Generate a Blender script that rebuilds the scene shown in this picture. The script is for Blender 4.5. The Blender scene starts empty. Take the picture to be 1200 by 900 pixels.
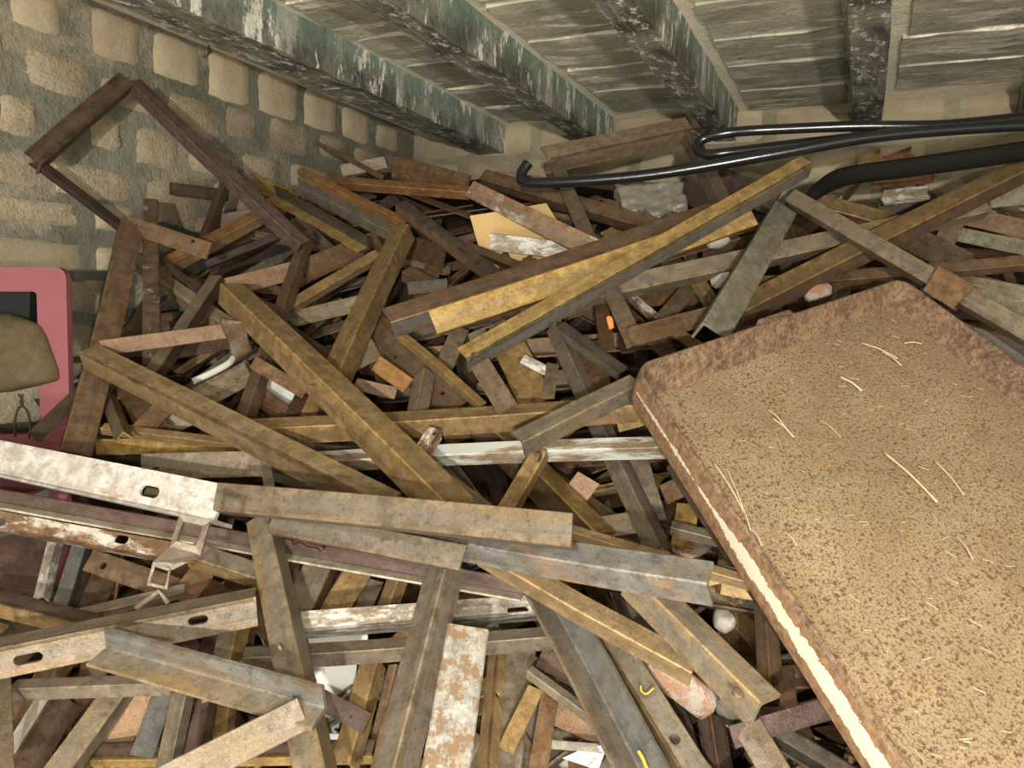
import bpy, bmesh, math, random
import numpy as np
from mathutils import Vector, Matrix, noise
random.seed(7)
sc = bpy.context.scene
COL = sc.collection

# ------------------------------------------------------------------ camera, light, exposure
FPX = 900.0                                   # focal length in pixels of the 1200 x 900 frame
CAM = Vector((0.0, 0.0, 1.45))
YAW, PITCH, ROLL = math.radians(24.32), math.radians(5.98), math.radians(2.0)
FWD = Vector((-math.sin(YAW) * math.cos(PITCH), math.cos(YAW) * math.cos(PITCH), -math.sin(PITCH)))
RGT = Vector((math.cos(YAW), math.sin(YAW), 0))
UPV = RGT.cross(FWD)
RGT, UPV = RGT * math.cos(ROLL) + UPV * math.sin(ROLL), UPV * math.cos(ROLL) - RGT * math.sin(ROLL)
cam = bpy.data.cameras.new('camera'); cam.lens = 27.0; cam.sensor_width = 36.0; cam.clip_start = 0.02
camo = bpy.data.objects.new('camera', cam); COL.objects.link(camo)
camo.matrix_world = Matrix(((RGT.x, UPV.x, -FWD.x, CAM.x), (RGT.y, UPV.y, -FWD.y, CAM.y), (RGT.z, UPV.z, -FWD.z, CAM.z), (0, 0, 0, 1)))
sc.camera = camo
sc.view_settings.view_transform = 'Standard'; sc.view_settings.look = 'None'
sc.view_settings.gamma = 1.0; sc.view_settings.use_curve_mapping = False
sc.view_settings.exposure = -0.88

world = bpy.data.worlds.new('world'); sc.world = world; world.use_nodes = True
world.node_tree.nodes['Background'].inputs[0].default_value = (1.0, 0.93, 0.80, 1)
world.node_tree.nodes['Background'].inputs[1].default_value = 1.5

def lamp(name, loc, power, radius, color):
    l = bpy.data.lights.new(name, 'POINT'); l.energy = power; l.shadow_soft_size = radius; l.color = color
    o = bpy.data.objects.new(name, l); o.location = loc; COL.objects.link(o); return o
# the phone's flash, a few centimetres below the lens, and an unseen fill light added behind the camera to lift walls and ceiling
lamp('phone_flash', CAM - UPV * 0.075 + RGT * 0.003 - FWD * 0.01, 46.0, 0.003, (1.0, 0.97, 0.90))
lamp('fill_behind', CAM - FWD * 1.5 - UPV * 0.18 - RGT * 0.06, 560.0, 0.03, (1.0, 0.94, 0.82))

lamp('fill_low', Vector((0.45, -1.7, 0.7)), 260.0, 0.12, (1.0, 0.92, 0.78))      # low fill light added out of view to brighten the ceiling

# ------------------------------------------------------------------ room measures
XL, YB, XR, YF, ZC = -1.812, 2.9, 2.2, -2.4, 2.168
def ray(px, py): return FWD + RGT * ((px - 600) / FPX) + UPV * ((450 - py) / FPX)
def at(px, py, z): return CAM + ray(px, py) * z
def on_left(px, py):
    d = ray(px, py); return CAM + d * ((XL - CAM.x) / d.x)
def on_back(px, py):
    d = ray(px, py); return CAM + d * ((YB - CAM.y) / d.y)
def wall_z(px, py):
    d = ray(px, py); z = 99.0
    if d.y > 0: z = min(z, (YB - CAM.y) / d.y)
    if d.x < 0: z = min(z, (XL - CAM.x) / d.x)
    if d.z > 0: z = min(z, (ZC - 0.14 - CAM.z) / d.z)
    return z
# the slope of the heap: one over depth is linear in the picture, i.e. a plane in space
HA, HB, HC = 0.46 - 200 * 0.000986 - 600 * 0.00007, 0.000986, 0.00007
def heap_z(px, py):
    q = max(HA + HB * py + HC * px, 0.3)
    return min(1 / q, wall_z(px, py) - 0.14)
HN = FWD * (HA + 450 * HB + 600 * HC) - UPV * (900 * HB) + RGT * (900 * HC)    # heap plane: HN . (p - CAM) = 1
HNL = HN.length; HU = HN / HNL                                                  # unit, pointing away from the camera
def heap_height(x, y, off):
    return CAM.z + (1 + off * HNL - HN.x * (x - CAM.x) - HN.y * (y - CAM.y)) / HN.z

# ------------------------------------------------------------------ helpers
def prop(o, label=None, cat=None, group=None, kind=None):
    if label: o['label'] = label
    if cat: o['category'] = cat
    if group: o['group'] = group
    if kind: o['kind'] = kind
    return o
def empty(name, loc):
    o = bpy.data.objects.new(name, None); o.location = loc; o.empty_display_size = 0.05
    COL.objects.link(o); o.matrix_world = Matrix.Translation(loc); return o
def link(name, me, mats, parent=None, mw=None):
    for m in (mats if isinstance(mats, (list, tuple)) else [mats]): me.materials.append(M[m] if isinstance(m, str) else m)
    if not me.uv_layers:
        ul = me.uv_layers.new(name='UVMap'); ul.data.foreach_set('uv', [.0, .45] * len(me.loops))
    o = bpy.data.objects.new(name, me); COL.objects.link(o)
    mw = mw if mw is not None else Matrix.Identity(4)
    if parent is not None:
        o.parent = parent; o.matrix_parent_inverse = parent.matrix_world.inverted()
    o.matrix_basis = mw; o.matrix_world = mw
    return o
def mesh(name, vs, fs, smooth=False, mi=None):
    me = bpy.data.meshes.new(name); me.from_pydata([tuple(v) for v in vs], [], fs)
    bm = bmesh.new(); bm.from_mesh(me); bmesh.ops.recalc_face_normals(bm, faces=bm.faces); bm.to_mesh(me); bm.free()
    if mi: me.polygons.foreach_set('material_index', mi)
    if smooth: me.polygons.foreach_set('use_smooth', [True] * len(me.polygons))
    me.update(); return me
def box(lo, hi):
    x0, y0, z0 = lo; x1, y1, z1 = hi
    v = [(x0, y0, z0), (x1, y0, z0), (x1, y1, z0), (x0, y1, z0), (x0, y0, z1), (x1, y0, z1), (x1, y1, z1), (x0, y1, z1)]
    return v, [(0, 3, 2, 1), (4, 5, 6, 7), (0, 1, 5, 4), (1, 2, 6, 5), (2, 3, 7, 6), (3, 0, 4, 7)]
def catmull(pts, n=8):
    out = []
    P = [pts[0]] + list(pts) + [pts[-1]]
    for i in range(1, len(P) - 2):
        a, b, c, d = P[i - 1], P[i], P[i + 1], P[i + 2]
        for k in range(n):
            t = k / n
            out.append(0.5 * ((2 * b) + (c - a) * t + (2 * a - 5 * b + 4 * c - d) * t * t + (3 * b - a - 3 * c + d) * t ** 3))
    out.append(pts[-1]); return out
def tube(name, pts, r, seg=10, flat=1.0):
    vs, fs = [], []; prev = None
    for i, p in enumerate(pts):
        a = pts[max(i - 1, 0)]; b = pts[min(i + 1, len(pts) - 1)]
        t = (b - a).normalized()
        if prev is None:
            ref = Vector((0, 0, 1)) if abs(t.z) < 0.9 else Vector((1, 0, 0)); u = t.cross(ref).normalized()
        else: u = (prev - t * prev.dot(t)).normalized()
        prev = u; w = t.cross(u)
        rr = r(i / (len(pts) - 1)) if callable(r) else r
        for k in range(seg):
            an = 2 * math.pi * k / seg
            vs.append(p + u * (rr * flat * math.cos(an)) + w * (rr * math.sin(an)))
    for i in range(len(pts) - 1):
        for k in range(seg):
            fs.append((i * seg + k, i * seg + (k + 1) % seg, (i + 1) * seg + (k + 1) % seg, (i + 1) * seg + k))
    fs.append(tuple(range(seg))[::-1]); fs.append(tuple((len(pts) - 1) * seg + k for k in range(seg)))
    return mesh(name, vs, fs, True)

# ------------------------------------------------------------------ materials
M = {}
def nodes(name):
    m = bpy.data.materials.new(name); m.use_nodes = True; M[name] = m
    nt = m.node_tree; return m, nt, nt.nodes['Principled BSDF']
def N(nt, t, **kw):
    n = nt.nodes.new(t)
    for k, v in kw.items():
        if k in n.inputs.keys() if hasattr(n.inputs, 'keys') else False: n.inputs[k].default_value = v
        else: setattr(n, k, v)
    return n
def ramp(nt, src, p0, p1, c0=(0, 0, 0, 1), c1=(1, 1, 1, 1)):
    r = nt.nodes.new('ShaderNodeValToRGB'); r.color_ramp.elements[0].position = p0; r.color_ramp.elements[1].position = p1
    r.color_ramp.elements[0].color = c0; r.color_ramp.elements[1].color = c1
    nt.links.new(src, r.inputs[0]); return r.outputs[0]
def mixc(nt, fac, a, b, mode='MIX'):
    n = nt.nodes.new('ShaderNodeMix'); n.data_type = 'RGBA'; n.blend_type = mode
    for s, v in ((n.inputs[0], fac), (n.inputs[6], a), (n.inputs[7], b)):
        if isinstance(v, (int, float)): s.default_value = v
        elif isinstance(v, tuple): s.default_value = v if len(v) == 4 else (*v, 1)
        else: nt.links.new(v, s)
    return n.outputs[2]
def math_(nt, op, a, b):
    n = nt.nodes.new('ShaderNodeMath'); n.operation = op
    for s, v in ((n.inputs[0], a), (n.inputs[1], b)):
        if isinstance(v, (int, float)): s.default_value = v
        else: nt.links.new(v, s)
    return n.outputs[0]
def coords(nt, scale=(1, 1, 1), shift=True, space='Object'):
    tc = nt.nodes.new('ShaderNodeTexCoord'); src = tc.outputs[space]
    if shift:
        oi = nt.nodes.new('ShaderNodeObjectInfo'); k = math_(nt, 'MULTIPLY', oi.outputs['Random'], 37.0)
        a = nt.nodes.new('ShaderNodeVectorMath'); a.operation = 'ADD'; nt.links.new(src, a.inputs[0]); nt.links.new(k, a.inputs[1]); src = a.outputs[0]
    mp = nt.nodes.new('ShaderNodeMapping'); mp.inputs['Scale'].default_value = scale; nt.links.new(src, mp.inputs[0])
    return mp.outputs[0]
def noise_(nt, vec, scale, detail=4, rough=0.55):
    n = nt.nodes.new('ShaderNodeTexNoise'); n.inputs['Scale'].default_value = scale; n.inputs['Detail'].default_value = detail
    n.inputs['Roughness'].default_value = rough; nt.links.new(vec, n.inputs['Vector']); return n.outputs['Fac']
def bump(nt, bsdf, h, strength, dist=0.002):
    b = nt.nodes.new('ShaderNodeBump'); b.inputs['Strength'].default_value = strength; b.inputs['Distance'].default_value = dist
    nt.links.new(h, b.inputs['Height']); nt.links.new(b.outputs[0], bsdf.inputs['Normal'])
def rust(name, c1, c2, c3, speck=0.65, patch=None, pth=0.6, psc=14, rough=0.50, metal=0.3, var=0.35, streak=0.3, pstretch=0.35, pedge=0.04, scale_=(.16, .155, .145), core=.45, heel=None):
    """rolled steel gone rusty: mill scale along the middle of each flange, ochre at its toe, a worn pale line at the heel that doubles as a painted ridge highlight (UV v runs from heel 0 to toe 1)"""
    m, nt, b = nodes(name)
    v2 = coords(nt); v3 = coords(nt, (streak, 1, 1)); vl = coords(nt, (.05, 1, 1))
    n2 = noise_(nt, v2, 300, 4, 0.7); n3 = noise_(nt, v3, 24, 6, .66); n5 = noise_(nt, v2, 115, 4, .72); n6 = noise_(nt, v2, 40, 5, .7); n1 = noise_(nt, vl, 60, 3, .5)
    col = mixc(nt, ramp(nt, n6, 0.40, 0.60), tuple(.8 * x for x in c1), tuple(1.08 * x for x in c2))
    col = mixc(nt, math_(nt, 'MULTIPLY', ramp(nt, n3, 0.48, 0.64), 0.8), col, c3)
    uv = nt.nodes.new('ShaderNodeUVMap'); su = nt.nodes.new('ShaderNodeSeparateXYZ'); nt.links.new(uv.outputs[0], su.inputs[0]); vv = su.outputs[1]
    wob = math_(nt, 'ADD', vv, math_(nt, 'MULTIPLY', math_(nt, 'SUBTRACT', n3, .5), .5))
    mid = math_(nt, 'MULTIPLY', ramp(nt, wob, .16, .34), ramp(nt, wob, .60, .82, (1, 1, 1, 1), (0, 0, 0, 1)))
    if core: col = mixc(nt, math_(nt, 'MULTIPLY', mid, core), col, scale_)
    col = mixc(nt, math_(nt, 'MULTIPLY', ramp(nt, n1, 0.34, 0.42, (1, 1, 1, 1), (0, 0, 0, 1)), .28), col, tuple(0.3 * x for x in c1))
    col = mixc(nt, math_(nt, 'MULTIPLY', ramp(nt, n5, 0.55, 0.68), speck), col, tuple(0.35 * x for x in c1))
    col = mixc(nt, math_(nt, 'MULTIPLY', ramp(nt, n2, 0.58, 0.70), .45), col, tuple(min(1.8 * x + .03, .8) for x in c2))
    if patch:
        v4 = coords(nt, (pstretch, 1, 1)); n4 = noise_(nt, v4, psc, 8, 0.72)
        col = mixc(nt, ramp(nt, n4, pth - pedge, pth + pedge), col, patch)
    hl = math_(nt, 'MULTIPLY', ramp(nt, vv, .015, .075, (1, 1, 1, 1), (0, 0, 0, 1)), math_(nt, 'MULTIPLY', ramp(nt, n6, .35, .6), .42))
    col = mixc(nt, hl, col, heel or tuple(min(1.9 * x + .03, .8) for x in c2))  # pale heel wear, also painting in the highlight along the ridge
    oi = nt.nodes.new('ShaderNodeObjectInfo')
    k = math_(nt, 'ADD', math_(nt, 'MULTIPLY', oi.outputs['Random'], var), 1 - var / 2)
    col = mixc(nt, 1.0, col, k, 'MULTIPLY')
    nt.links.new(col, b.inputs['Base Color'])
    nt.links.new(math_(nt, 'ADD', math_(nt, 'MULTIPLY', n6, .4), rough - .2), b.inputs['Roughness']); b.inputs['Metallic'].default_value = metal
    b.inputs['Specular IOR Level'].default_value = 0.4
    bump(nt, b, math_(nt, 'ADD', math_(nt, 'ADD', n2, math_(nt, 'MULTIPLY', n5, 1.5)), math_(nt, 'MULTIPLY', n1, 0.5)), 0.5, 0.0012)
rust('och', (.24, .15, .058), (.33, .22, .095), (.19, .115, .05), core=.22)
rust('yel', (.30, .185, .055), (.42, .28, .09), (.26, .165, .06), core=.25)
rust('dus', (.34, .245, .16), (.42, .32, .22), (.30, .19, .10), core=.1)
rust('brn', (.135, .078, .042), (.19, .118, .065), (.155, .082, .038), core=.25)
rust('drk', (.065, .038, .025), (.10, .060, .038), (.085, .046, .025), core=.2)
rust('pur', (.080, .050, .045), (.11, .072, .062), (.075, .045, .036), speck=.3, core=.1)
rust('tan', (.168, .128, .086), (.225, .175, .120), (.195, .138, .075))
rust('gry', (.155, .122, .088), (.215, .175, .130), (.18, .122, .062))
rust('gro', (.18, .142, .098), (.245, .195, .128), (.27, .18, .07))
rust('blu', (.165, .158, .148), (.235, .23, .22), (.28, .18, .10), patch=(.33, .20, .10), pth=.60, psc=30)
rust('dbl', (.12, .105, .09), (.15, .15, .145), (.21, .12, .04), patch=(.33, .20, .06), pth=.66, psc=26)
rust('red', (.150, .090, .047), (.200, .125, .068), (.155, .080, .038), core=.25)
rust('org', (.27, .13, .045), (.33, .185, .07), (.18, .085, .03), core=.1)
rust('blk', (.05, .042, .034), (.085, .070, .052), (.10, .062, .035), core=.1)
rust('wht', (.40, .375, .35), (.52, .50, .48), (.37, .31, .26), speck=.45, patch=(.30, .19, .115), pth=.62, psc=45, metal=0, rough=.5, core=0)
rust('wsd', (.10, .062, .042), (.15, .095, .065), (.12, .07, .042), patch=(.40, .37, .33), pth=.62, psc=34, metal=0, core=0, pstretch=.8)
rust('wsp', (.17, .09, .045), (.24, .14, .08), (.13, .075, .04), patch=(.60, .58, .54), pth=.54, psc=26, metal=0, core=0)
rust('gal', (.27, .23, .19), (.38, .35, .31), (.24, .175, .11), patch=(.58, .57, .54), pth=.54, psc=60, metal=.2, core=0)
rust('gwl', (.22, .155, .095), (.30, .22, .14), (.20, .135, .075), patch=(.52, .54, .52), pth=.50, psc=30, metal=0, pstretch=.2, core=.3)
rust('shi', (.62, .61, .58), (.80, .80, .78), (.40, .36, .30), speck=.3, rough=.35, metal=.05, core=0)
rust('pat', (.17, .155, .115), (.24, .22, .165), (.17, .12, .07), metal=0)
rust('pel', (.31, .31, .295), (.42, .41, .38), (.33, .27, .20), patch=(.235, .155, .095), pth=.515, psc=55, metal=0, pstretch=.9, core=0, heel=(.5, .45, .36))
rust('crm', (.30, .26, .195), (.38, .34, .27), (.24, .19, .13), metal=0, core=0)
rust('dcr', (.36, .28, .17), (.30, .22, .12), (.16, .11, .06), patch=(.10, .07, .04), pth=.6, psc=18, metal=0)
rust('rwp', (.25, .145, .08), (.31, .20, .12), (.22, .12, .06), patch=(.60, .60, .57), pth=.57, psc=9, metal=0, pstretch=.5)
# ---- surfaces of the room and of the odd things
def stony(name, c1, c2, c3, sc=7.0, pit=.5, pth=.62, bs=.6, bd=.01, scale=(1, 1, 1), rough=.92, var=.3, shift=True, c4=None, c4t=.6, c4s=3.0, c4scale=(1, 1, 1)):
    m, nt, b = nodes(name)
    v = coords(nt, scale, shift); n1 = noise_(nt, v, sc, 6, .62); n2 = noise_(nt, v, sc * 9, 5, .7)
    col = mixc(nt, ramp(nt, n1, .38, .64), c1, c2)
    if c4:
        v4 = coords(nt, c4scale, shift); n4 = noise_(nt, v4, c4s, 8, .7)
        col = mixc(nt, ramp(nt, n4, c4t - .03, c4t + .03), col, c4)
    col = mixc(nt, math_(nt, 'MULTIPLY', ramp(nt, n2, pth - .06, pth + .05), pit), col, c3)
    oi = nt.nodes.new('ShaderNodeObjectInfo')
    col = mixc(nt, 1.0, col, math_(nt, 'ADD', math_(nt, 'MULTIPLY', oi.outputs['Random'], var), 1 - var / 2), 'MULTIPLY')
    nt.links.new(col, b.inputs['Base Color']); b.inputs['Roughness'].default_value = rough; b.inputs['Specular IOR Level'].default_value = .15
    bump(nt, b, math_(nt, 'ADD', n2, n1), bs, bd)
stony('limestone', (.43, .36, .25), (.50, .43, .31), (.27, .22, .15), sc=9, pit=.3, pth=.6, bs=.4)
stony('limestone_pitted', (.40, .335, .23), (.52, .45, .34), (.20, .165, .11), sc=11, pit=.55, pth=.60, bs=.8, bd=.012)
stony('mortar', (.19, .19, .15), (.28, .275, .22), (.13, .13, .105), sc=5, pit=.4, bs=.7, bd=.015, shift=False, c4=(.36, .32, .24), c4t=.54, c4s=4.5, c4scale=(.7, .7, 1.2))
stony('back_mortar', (.33, .29, .21), (.42, .38, .28), (.15, .14, .11), sc=6, pit=.5, bs=.6, shift=False)
stony('panel', (.36, .36, .29), (.58, .565, .46), (.18, .18, .145), sc=5, pit=.5, bs=.5, c4=(.88, .83, .70), c4t=.565, c4s=6.5, c4scale=(.55, 2.4, 1), var=.25)
stony('joint', (.88, .82, .67), (.78, .72, .57), (.45, .40, .31), sc=7, pit=.4, bs=.7, shift=False)
stony('floor_dirt', (.12, .09, .06), (.17, .13, .09), (.06, .045, .03), sc=6, shift=False)
stony('plaster', (.40, .36, .28), (.46, .42, .33), (.25, .22, .17), sc=4, shift=False)
stony('red_brick', (.52, .30, .19), (.50, .36, .27), (.34, .24, .18), sc=16, pit=.5, bs=.9, c4=(.56, .50, .43), c4t=.50, c4s=16)
stony('pebble', (.46, .43, .37), (.56, .53, .46), (.24, .21, .17), sc=20, pit=.5)
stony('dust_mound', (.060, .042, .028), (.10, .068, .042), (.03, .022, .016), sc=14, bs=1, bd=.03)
stony('sackcloth', (.105, .082, .046), (.14, .112, .066), (.06, .047, .028), sc=6, pit=.35, pth=.55, bs=.5, bd=.004)
stony('cardboard', (.55, .38, .16), (.62, .45, .21), (.42, .28, .12), sc=5, pit=.15, bs=.1)
stony('pink_plastic', (.235, .082, .098), (.26, .092, .11), (.19, .062, .078), sc=4, pit=.1, bs=.05, rough=.55)
stony('white_paper', (.72, .72, .69), (.80, .80, .77), (.6, .6, .58), sc=6, pit=.1, bs=.2)
stony('pink_print', (.72, .33, .46), (.74, .38, .50), (.7, .3, .4), sc=6, pit=.1, bs=.1)
stony('ink', (.03, .03, .03), (.04, .04, .04), (.02, .02, .02), sc=6, pit=.1, bs=.0)
stony('rag_cloth', (.55, .56, .54), (.66, .67, .64), (.62, .40, .42), sc=18, pit=.35, bs=.3)
stony('white_plastic', (.66, .66, .62), (.74, .74, .71), (.4, .38, .33), sc=8, pit=.25, bs=.1, rough=.4)
stony('straw_dry', (.52, .43, .26), (.62, .53, .34), (.40, .31, .17), sc=20, pit=.2, bs=.1)
stony('orange_plastic', (.75, .22, .07), (.78, .26, .09), (.6, .18, .06), sc=8, pit=.1, bs=.05, rough=.5)
def plain(name, c, rough, spec=.5, alpha=1.0, bsn=0.0):
    m, nt, b = nodes(name); b.inputs['Base Color'].default_value = (*c, 1); b.inputs['Roughness'].default_value = rough
    b.inputs['Specular IOR Level'].default_value = spec; b.inputs['Alpha'].default_value = alpha
    if bsn: bump(nt, b, noise_(nt, coords(nt), 60, 5, .6), bsn, .004)
plain('hose', (.012, .013, .016), .22, .6, bsn=.1)
plain('belt', (.008, .0075, .006), .75, .15, bsn=.4)
plain('black_cap', (.012, .015, .014), .7, .2)
plain('cord', (.04, .03, .02), .8, .2)
plain('film', (.34, .32, .27), .18, .8, alpha=.42, bsn=.8)
# concrete joist: black and grey with white runs, copper-green staining along the upper edge
m, nt, b = nodes('joist')
v = coords(nt, (1, 1, 1), False); vs_ = coords(nt, (5.5, .9, .22), False); vl = coords(nt, (2.2, 1.2, .45), False)
n1 = noise_(nt, v, 6, 5, .6); n2 = noise_(nt, vs_, 9, 6, .7); n3 = noise_(nt, v, 60, 4, .7); n5 = noise_(nt, vl, 13, 7, .75)
col = mixc(nt, ramp(nt, n1, .4, .62), (.10, .102, .086), (.30, .30, .25))
sep = nt.nodes.new('ShaderNodeSeparateXYZ'); nt.links.new(coords(nt, (1, 1, 1), False), sep.inputs[0])
up = ramp(nt, math_(nt, 'ADD', sep.outputs[2], math_(nt, 'MULTIPLY', n1, .07)), .065, .125)
col = mixc(nt, math_(nt, 'MULTIPLY', up, .62), col, (.22, .33, .28))
col = mixc(nt, ramp(nt, n5, .55, .59), col, (.78, .77, .70))
col = mixc(nt, math_(nt, 'MULTIPLY', ramp(nt, n2, .53, .63), .7), col, (.56, .55, .49))
col = mixc(nt, math_(nt, 'MULTIPLY', ramp(nt, n3, .55, .66), .4), col, (.03, .03, .025))
nt.links.new(col, b.inputs['Base Color']); b.inputs['Roughness'].default_value = .9; b.inputs['Specular IOR Level'].default_value = .15
bump(nt, b, math_(nt, 'ADD', n3, n2), .5, .008)
# the big pan: pale brown, thickly speckled with dark rust pits
m, nt, b = nodes('pan_inside')
v = coords(nt, (1, 1, 1), False); vd = coords(nt, (1, .6, 1), False)
n1 = noise_(nt, v, 5, 4, .6); n2 = noise_(nt, v, 190, 3, .6); n3 = noise_(nt, v, 330, 3, .6); n4 = noise_(nt, v, 16, 5, .6); n6 = noise_(nt, v, 26, 4, .6)
n7 = noise_(nt, v, 330, 2, .5)
col = mixc(nt, ramp(nt, n1, .38, .62), (.315, .232, .145), (.385, .29, .185))
col = mixc(nt, math_(nt, 'MULTIPLY', ramp(nt, n4, .50, .68), .6), col, (.27, .175, .095))
col = mixc(nt, math_(nt, 'MULTIPLY', ramp(nt, n6, .64, .72), .7), col, (.46, .28, .085))
col = mixc(nt, math_(nt, 'MULTIPLY', ramp(nt, n3, .56, .64), .55), col, (.56, .47, .34))
col = mixc(nt, math_(nt, 'MULTIPLY', ramp(nt, n7, .51, .60), .9), col, (.19, .115, .068))
col = mixc(nt, math_(nt, 'MULTIPLY', ramp(nt, n2, .55, .62), .85), col, (.105, .058, .034))
nt.links.new(col, b.inputs['Base Color']); b.inputs['Roughness'].default_value = .7; b.inputs['Specular IOR Level'].default_value = .25
bump(nt, b, math_(nt, 'ADD', n2, n3), .45, .002)
m, nt, b = nodes('pan_wall')
v = coords(nt, (1, 1, 1), False); n1 = noise_(nt, v, 70, 5, .7); n2 = noise_(nt, v, 12, 4, .6)
col = mixc(nt, ramp(nt, n1, .40, .62), (.088, .050, .032), (.245, .16, .10))
col = mixc(nt, math_(nt, 'MULTIPLY', ramp(nt, n2, .45, .65), .4), col, (.33, .21, .12))
n3 = noise_(nt, v, 150, 4, .7); col = mixc(nt, math_(nt, 'MULTIPLY', ramp(nt, n3, .5, .6), .7), col, (.06, .03, .018))
nt.links.new(col, b.inputs['Base Color']); b.inputs['Roughness'].default_value = .8; bump(nt, b, n1, .7, .003)
m, nt, b = nodes('pan_paint')                                       # old cream paint left on the outside, rusted away at its borders
v = coords(nt, (1, 1, 1), False); n1 = noise_(nt, v, 90, 5, .7); n2 = noise_(nt, v, 9, 5, .6)
col = mixc(nt, ramp(nt, n1, .40, .62), (.16, .085, .045), (.29, .18, .10))
uv = nt.nodes.new('ShaderNodeUVMap'); su = nt.nodes.new('ShaderNodeSeparateXYZ'); nt.links.new(uv.outputs[0], su.inputs[0])
d = math_(nt, 'ABSOLUTE', math_(nt, 'SUBTRACT', su.outputs[1], .42), 0)
edge = math_(nt, 'ADD', d, math_(nt, 'MULTIPLY', math_(nt, 'SUBTRACT', n2, .5), .4))
edge = math_(nt, 'ADD', edge, math_(nt, 'MULTIPLY', math_(nt, 'SUBTRACT', n1, .5), .35))
sy = nt.nodes.new('ShaderNodeSeparateXYZ'); nt.links.new(v, sy.inputs[0])
edge = math_(nt, 'SUBTRACT', edge, math_(nt, 'MULTIPLY', ramp(nt, sy.outputs[1], .22, .36), .20))
msk = ramp(nt, edge, -.07, -.02, (1, 1, 1, 1), (0, 0, 0, 1))
col = mixc(nt, msk, col, (.60, .565, .455))
nt.links.new(col, b.inputs['Base Color']); b.inputs['Roughness'].default_value = .7; bump(nt, b, n1, .4, .002)

# ------------------------------------------------------------------ the room
def struct(name, vs, fs, mat, label, cat, parent=None):
    o = link(name, mesh(name, vs, fs), mat, parent)
    if parent is None: prop(o, label, cat, kind='structure')
    return o
struct('floor', *box((XL, YF, -.1), (XR, YB, 0)), 'floor_dirt', 'earthen floor under the scrap heap', 'floor')
wl = struct('wall_left', *box((XL - .2, YF, 0), (XL, YB + .2, ZC + .1)), 'mortar', 'rubble stone wall of pale limestone blocks in grey mortar', 'wall')
wb = struct('wall_back', *box((XL - .2, YB, 0), (XR + .2, YB + .2, ZC + .1)), 'back_mortar', 'back wall of smooth pale stone blocks behind the heap', 'wall')
struct('wall_right', *box((XR, YF, 0), (XR + .2, YB, ZC + .1)), 'plaster', 'plain wall beyond the rusty pan', 'wall')
ce = struct('ceiling', *box((XL - .2, YF, ZC), (XR + .2, YB + .2, ZC + .12)), 'joint', 'stone slab ceiling with pale mortar joints', 'ceiling')

def stone(name, w, h, depth, seed, rough=.12, round_=.15, n=7):
    """a rough block face in the local XY plane, standing proud along +Z"""
    rnd = random.Random(seed); vs, fs = [], []
    for j in range(n):
        for i in range(n):
            u = -1 + 2 * i / (n - 1); v = -1 + 2 * j / (n - 1)
            r = max(abs(u), abs(v)); l = math.hypot(u, v) or 1
            k = (1 - round_) + round_ * (r / l) if r > 0 else 1
            x, y = u * k, v * k
            jx = noise.noise(Vector((x * 1.7 + seed * 3.1, y * 1.7, 1.3))) * rough * (r ** 2)
            jy = noise.noise(Vector((x * 1.7, y * 1.7 + seed * 5.3, 7.7))) * rough * (r ** 2)
            z = depth * (1 - r ** 6) + noise.noise(Vector((x * 2.3, y * 2.3, seed * 1.7))) * depth * .35 * (1 - r ** 6)
            if r > .99: z = -.006
            vs.append(((x + jx) * w / 2, (y + jy) * h / 2, z))
    for j in range(n - 1):
        for i in range(n - 1): fs.append((j * n + i, j * n + i + 1, (j + 1) * n + i + 1, (j + 1) * n + i))
    return mesh(name, vs, fs, True)
# blocks of the left wall, by the box each one fills in the picture (turned into metres on the wall)
LB = [(12, -14, 74, 36, 0), (107, 16, 166, 72, 0), (178, 44, 235, 96, 0), (243, 67, 294, 120, 0), (302, 89, 350, 138, 0), (355, 108, 396, 152, 0), (400, 128, 434, 166, 0),
      (30, 62, 104, 108, 1), (-60, 30, 8, 92, 1), (0, 114, 43, 160, 1), (104, 134, 143, 176, 1), (118, 98, 188, 128, 0), (196, 115, 255, 160, 1), (264, 127, 302, 164, 1), (315, 143, 364, 180, 1),
      (374, 160, 408, 188, 1), (158, 152, 212, 196, 1), (222, 172, 272, 206, 1), (282, 184, 330, 214, 1), (340, 196, 386, 222, 0), (-50, 176, 50, 214, 1), (62, 196, 155, 232, 1), (170, 214, 240, 264, 1),
      (-40, 232, 96, 262, 1), (110, 240, 160, 272, 0), (-60, 280, 106, 316, 0), (112, 290, 150, 318, 0), (180, 278, 236, 312, 1), (78, 328, 126, 368, 1), (-60, 330, 66, 372, 1), (138, 330, 196, 362, 1),
      (76, 378, 122, 448, 1), (-70, 384, 66, 430, 0), (134, 376, 190, 412, 0), (-70, 442, 66, 500, 1), (74, 458, 124, 512, 0), (136, 426, 196, 470, 1), (206, 372, 250, 404, 0), (414, 176, 446, 196, 0),
      (440, 148, 468, 176, 0), (250, 216, 300, 250, 0), (306, 226, 350, 254, 1), (205, 322, 250, 356, 0)]
for i, (x0, y0, x1, y1, pit) in enumerate(LB):
    cx, cy = (x0 + x1) / 2, (y0 + y1) / 2
    c = on_left(cx, cy); w = abs(on_left(x1, cy).y - on_left(x0, cy).y); h = abs(on_left(cx, y0).z - on_left(cx, y1).z)
    h = h * 1.10; w = w * 1.06
    sk = 0
    mw = Matrix(((0, 0, 1, XL), (1, 0, 0, c.y), (0, 1, 0, c.z), (0, 0, 0, 1)))
    link('stone_block', stone('stone_block', w, h, .011, i, .20 if pit else .13), 'limestone_pitted' if pit else 'limestone', wl, mw)
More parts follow.
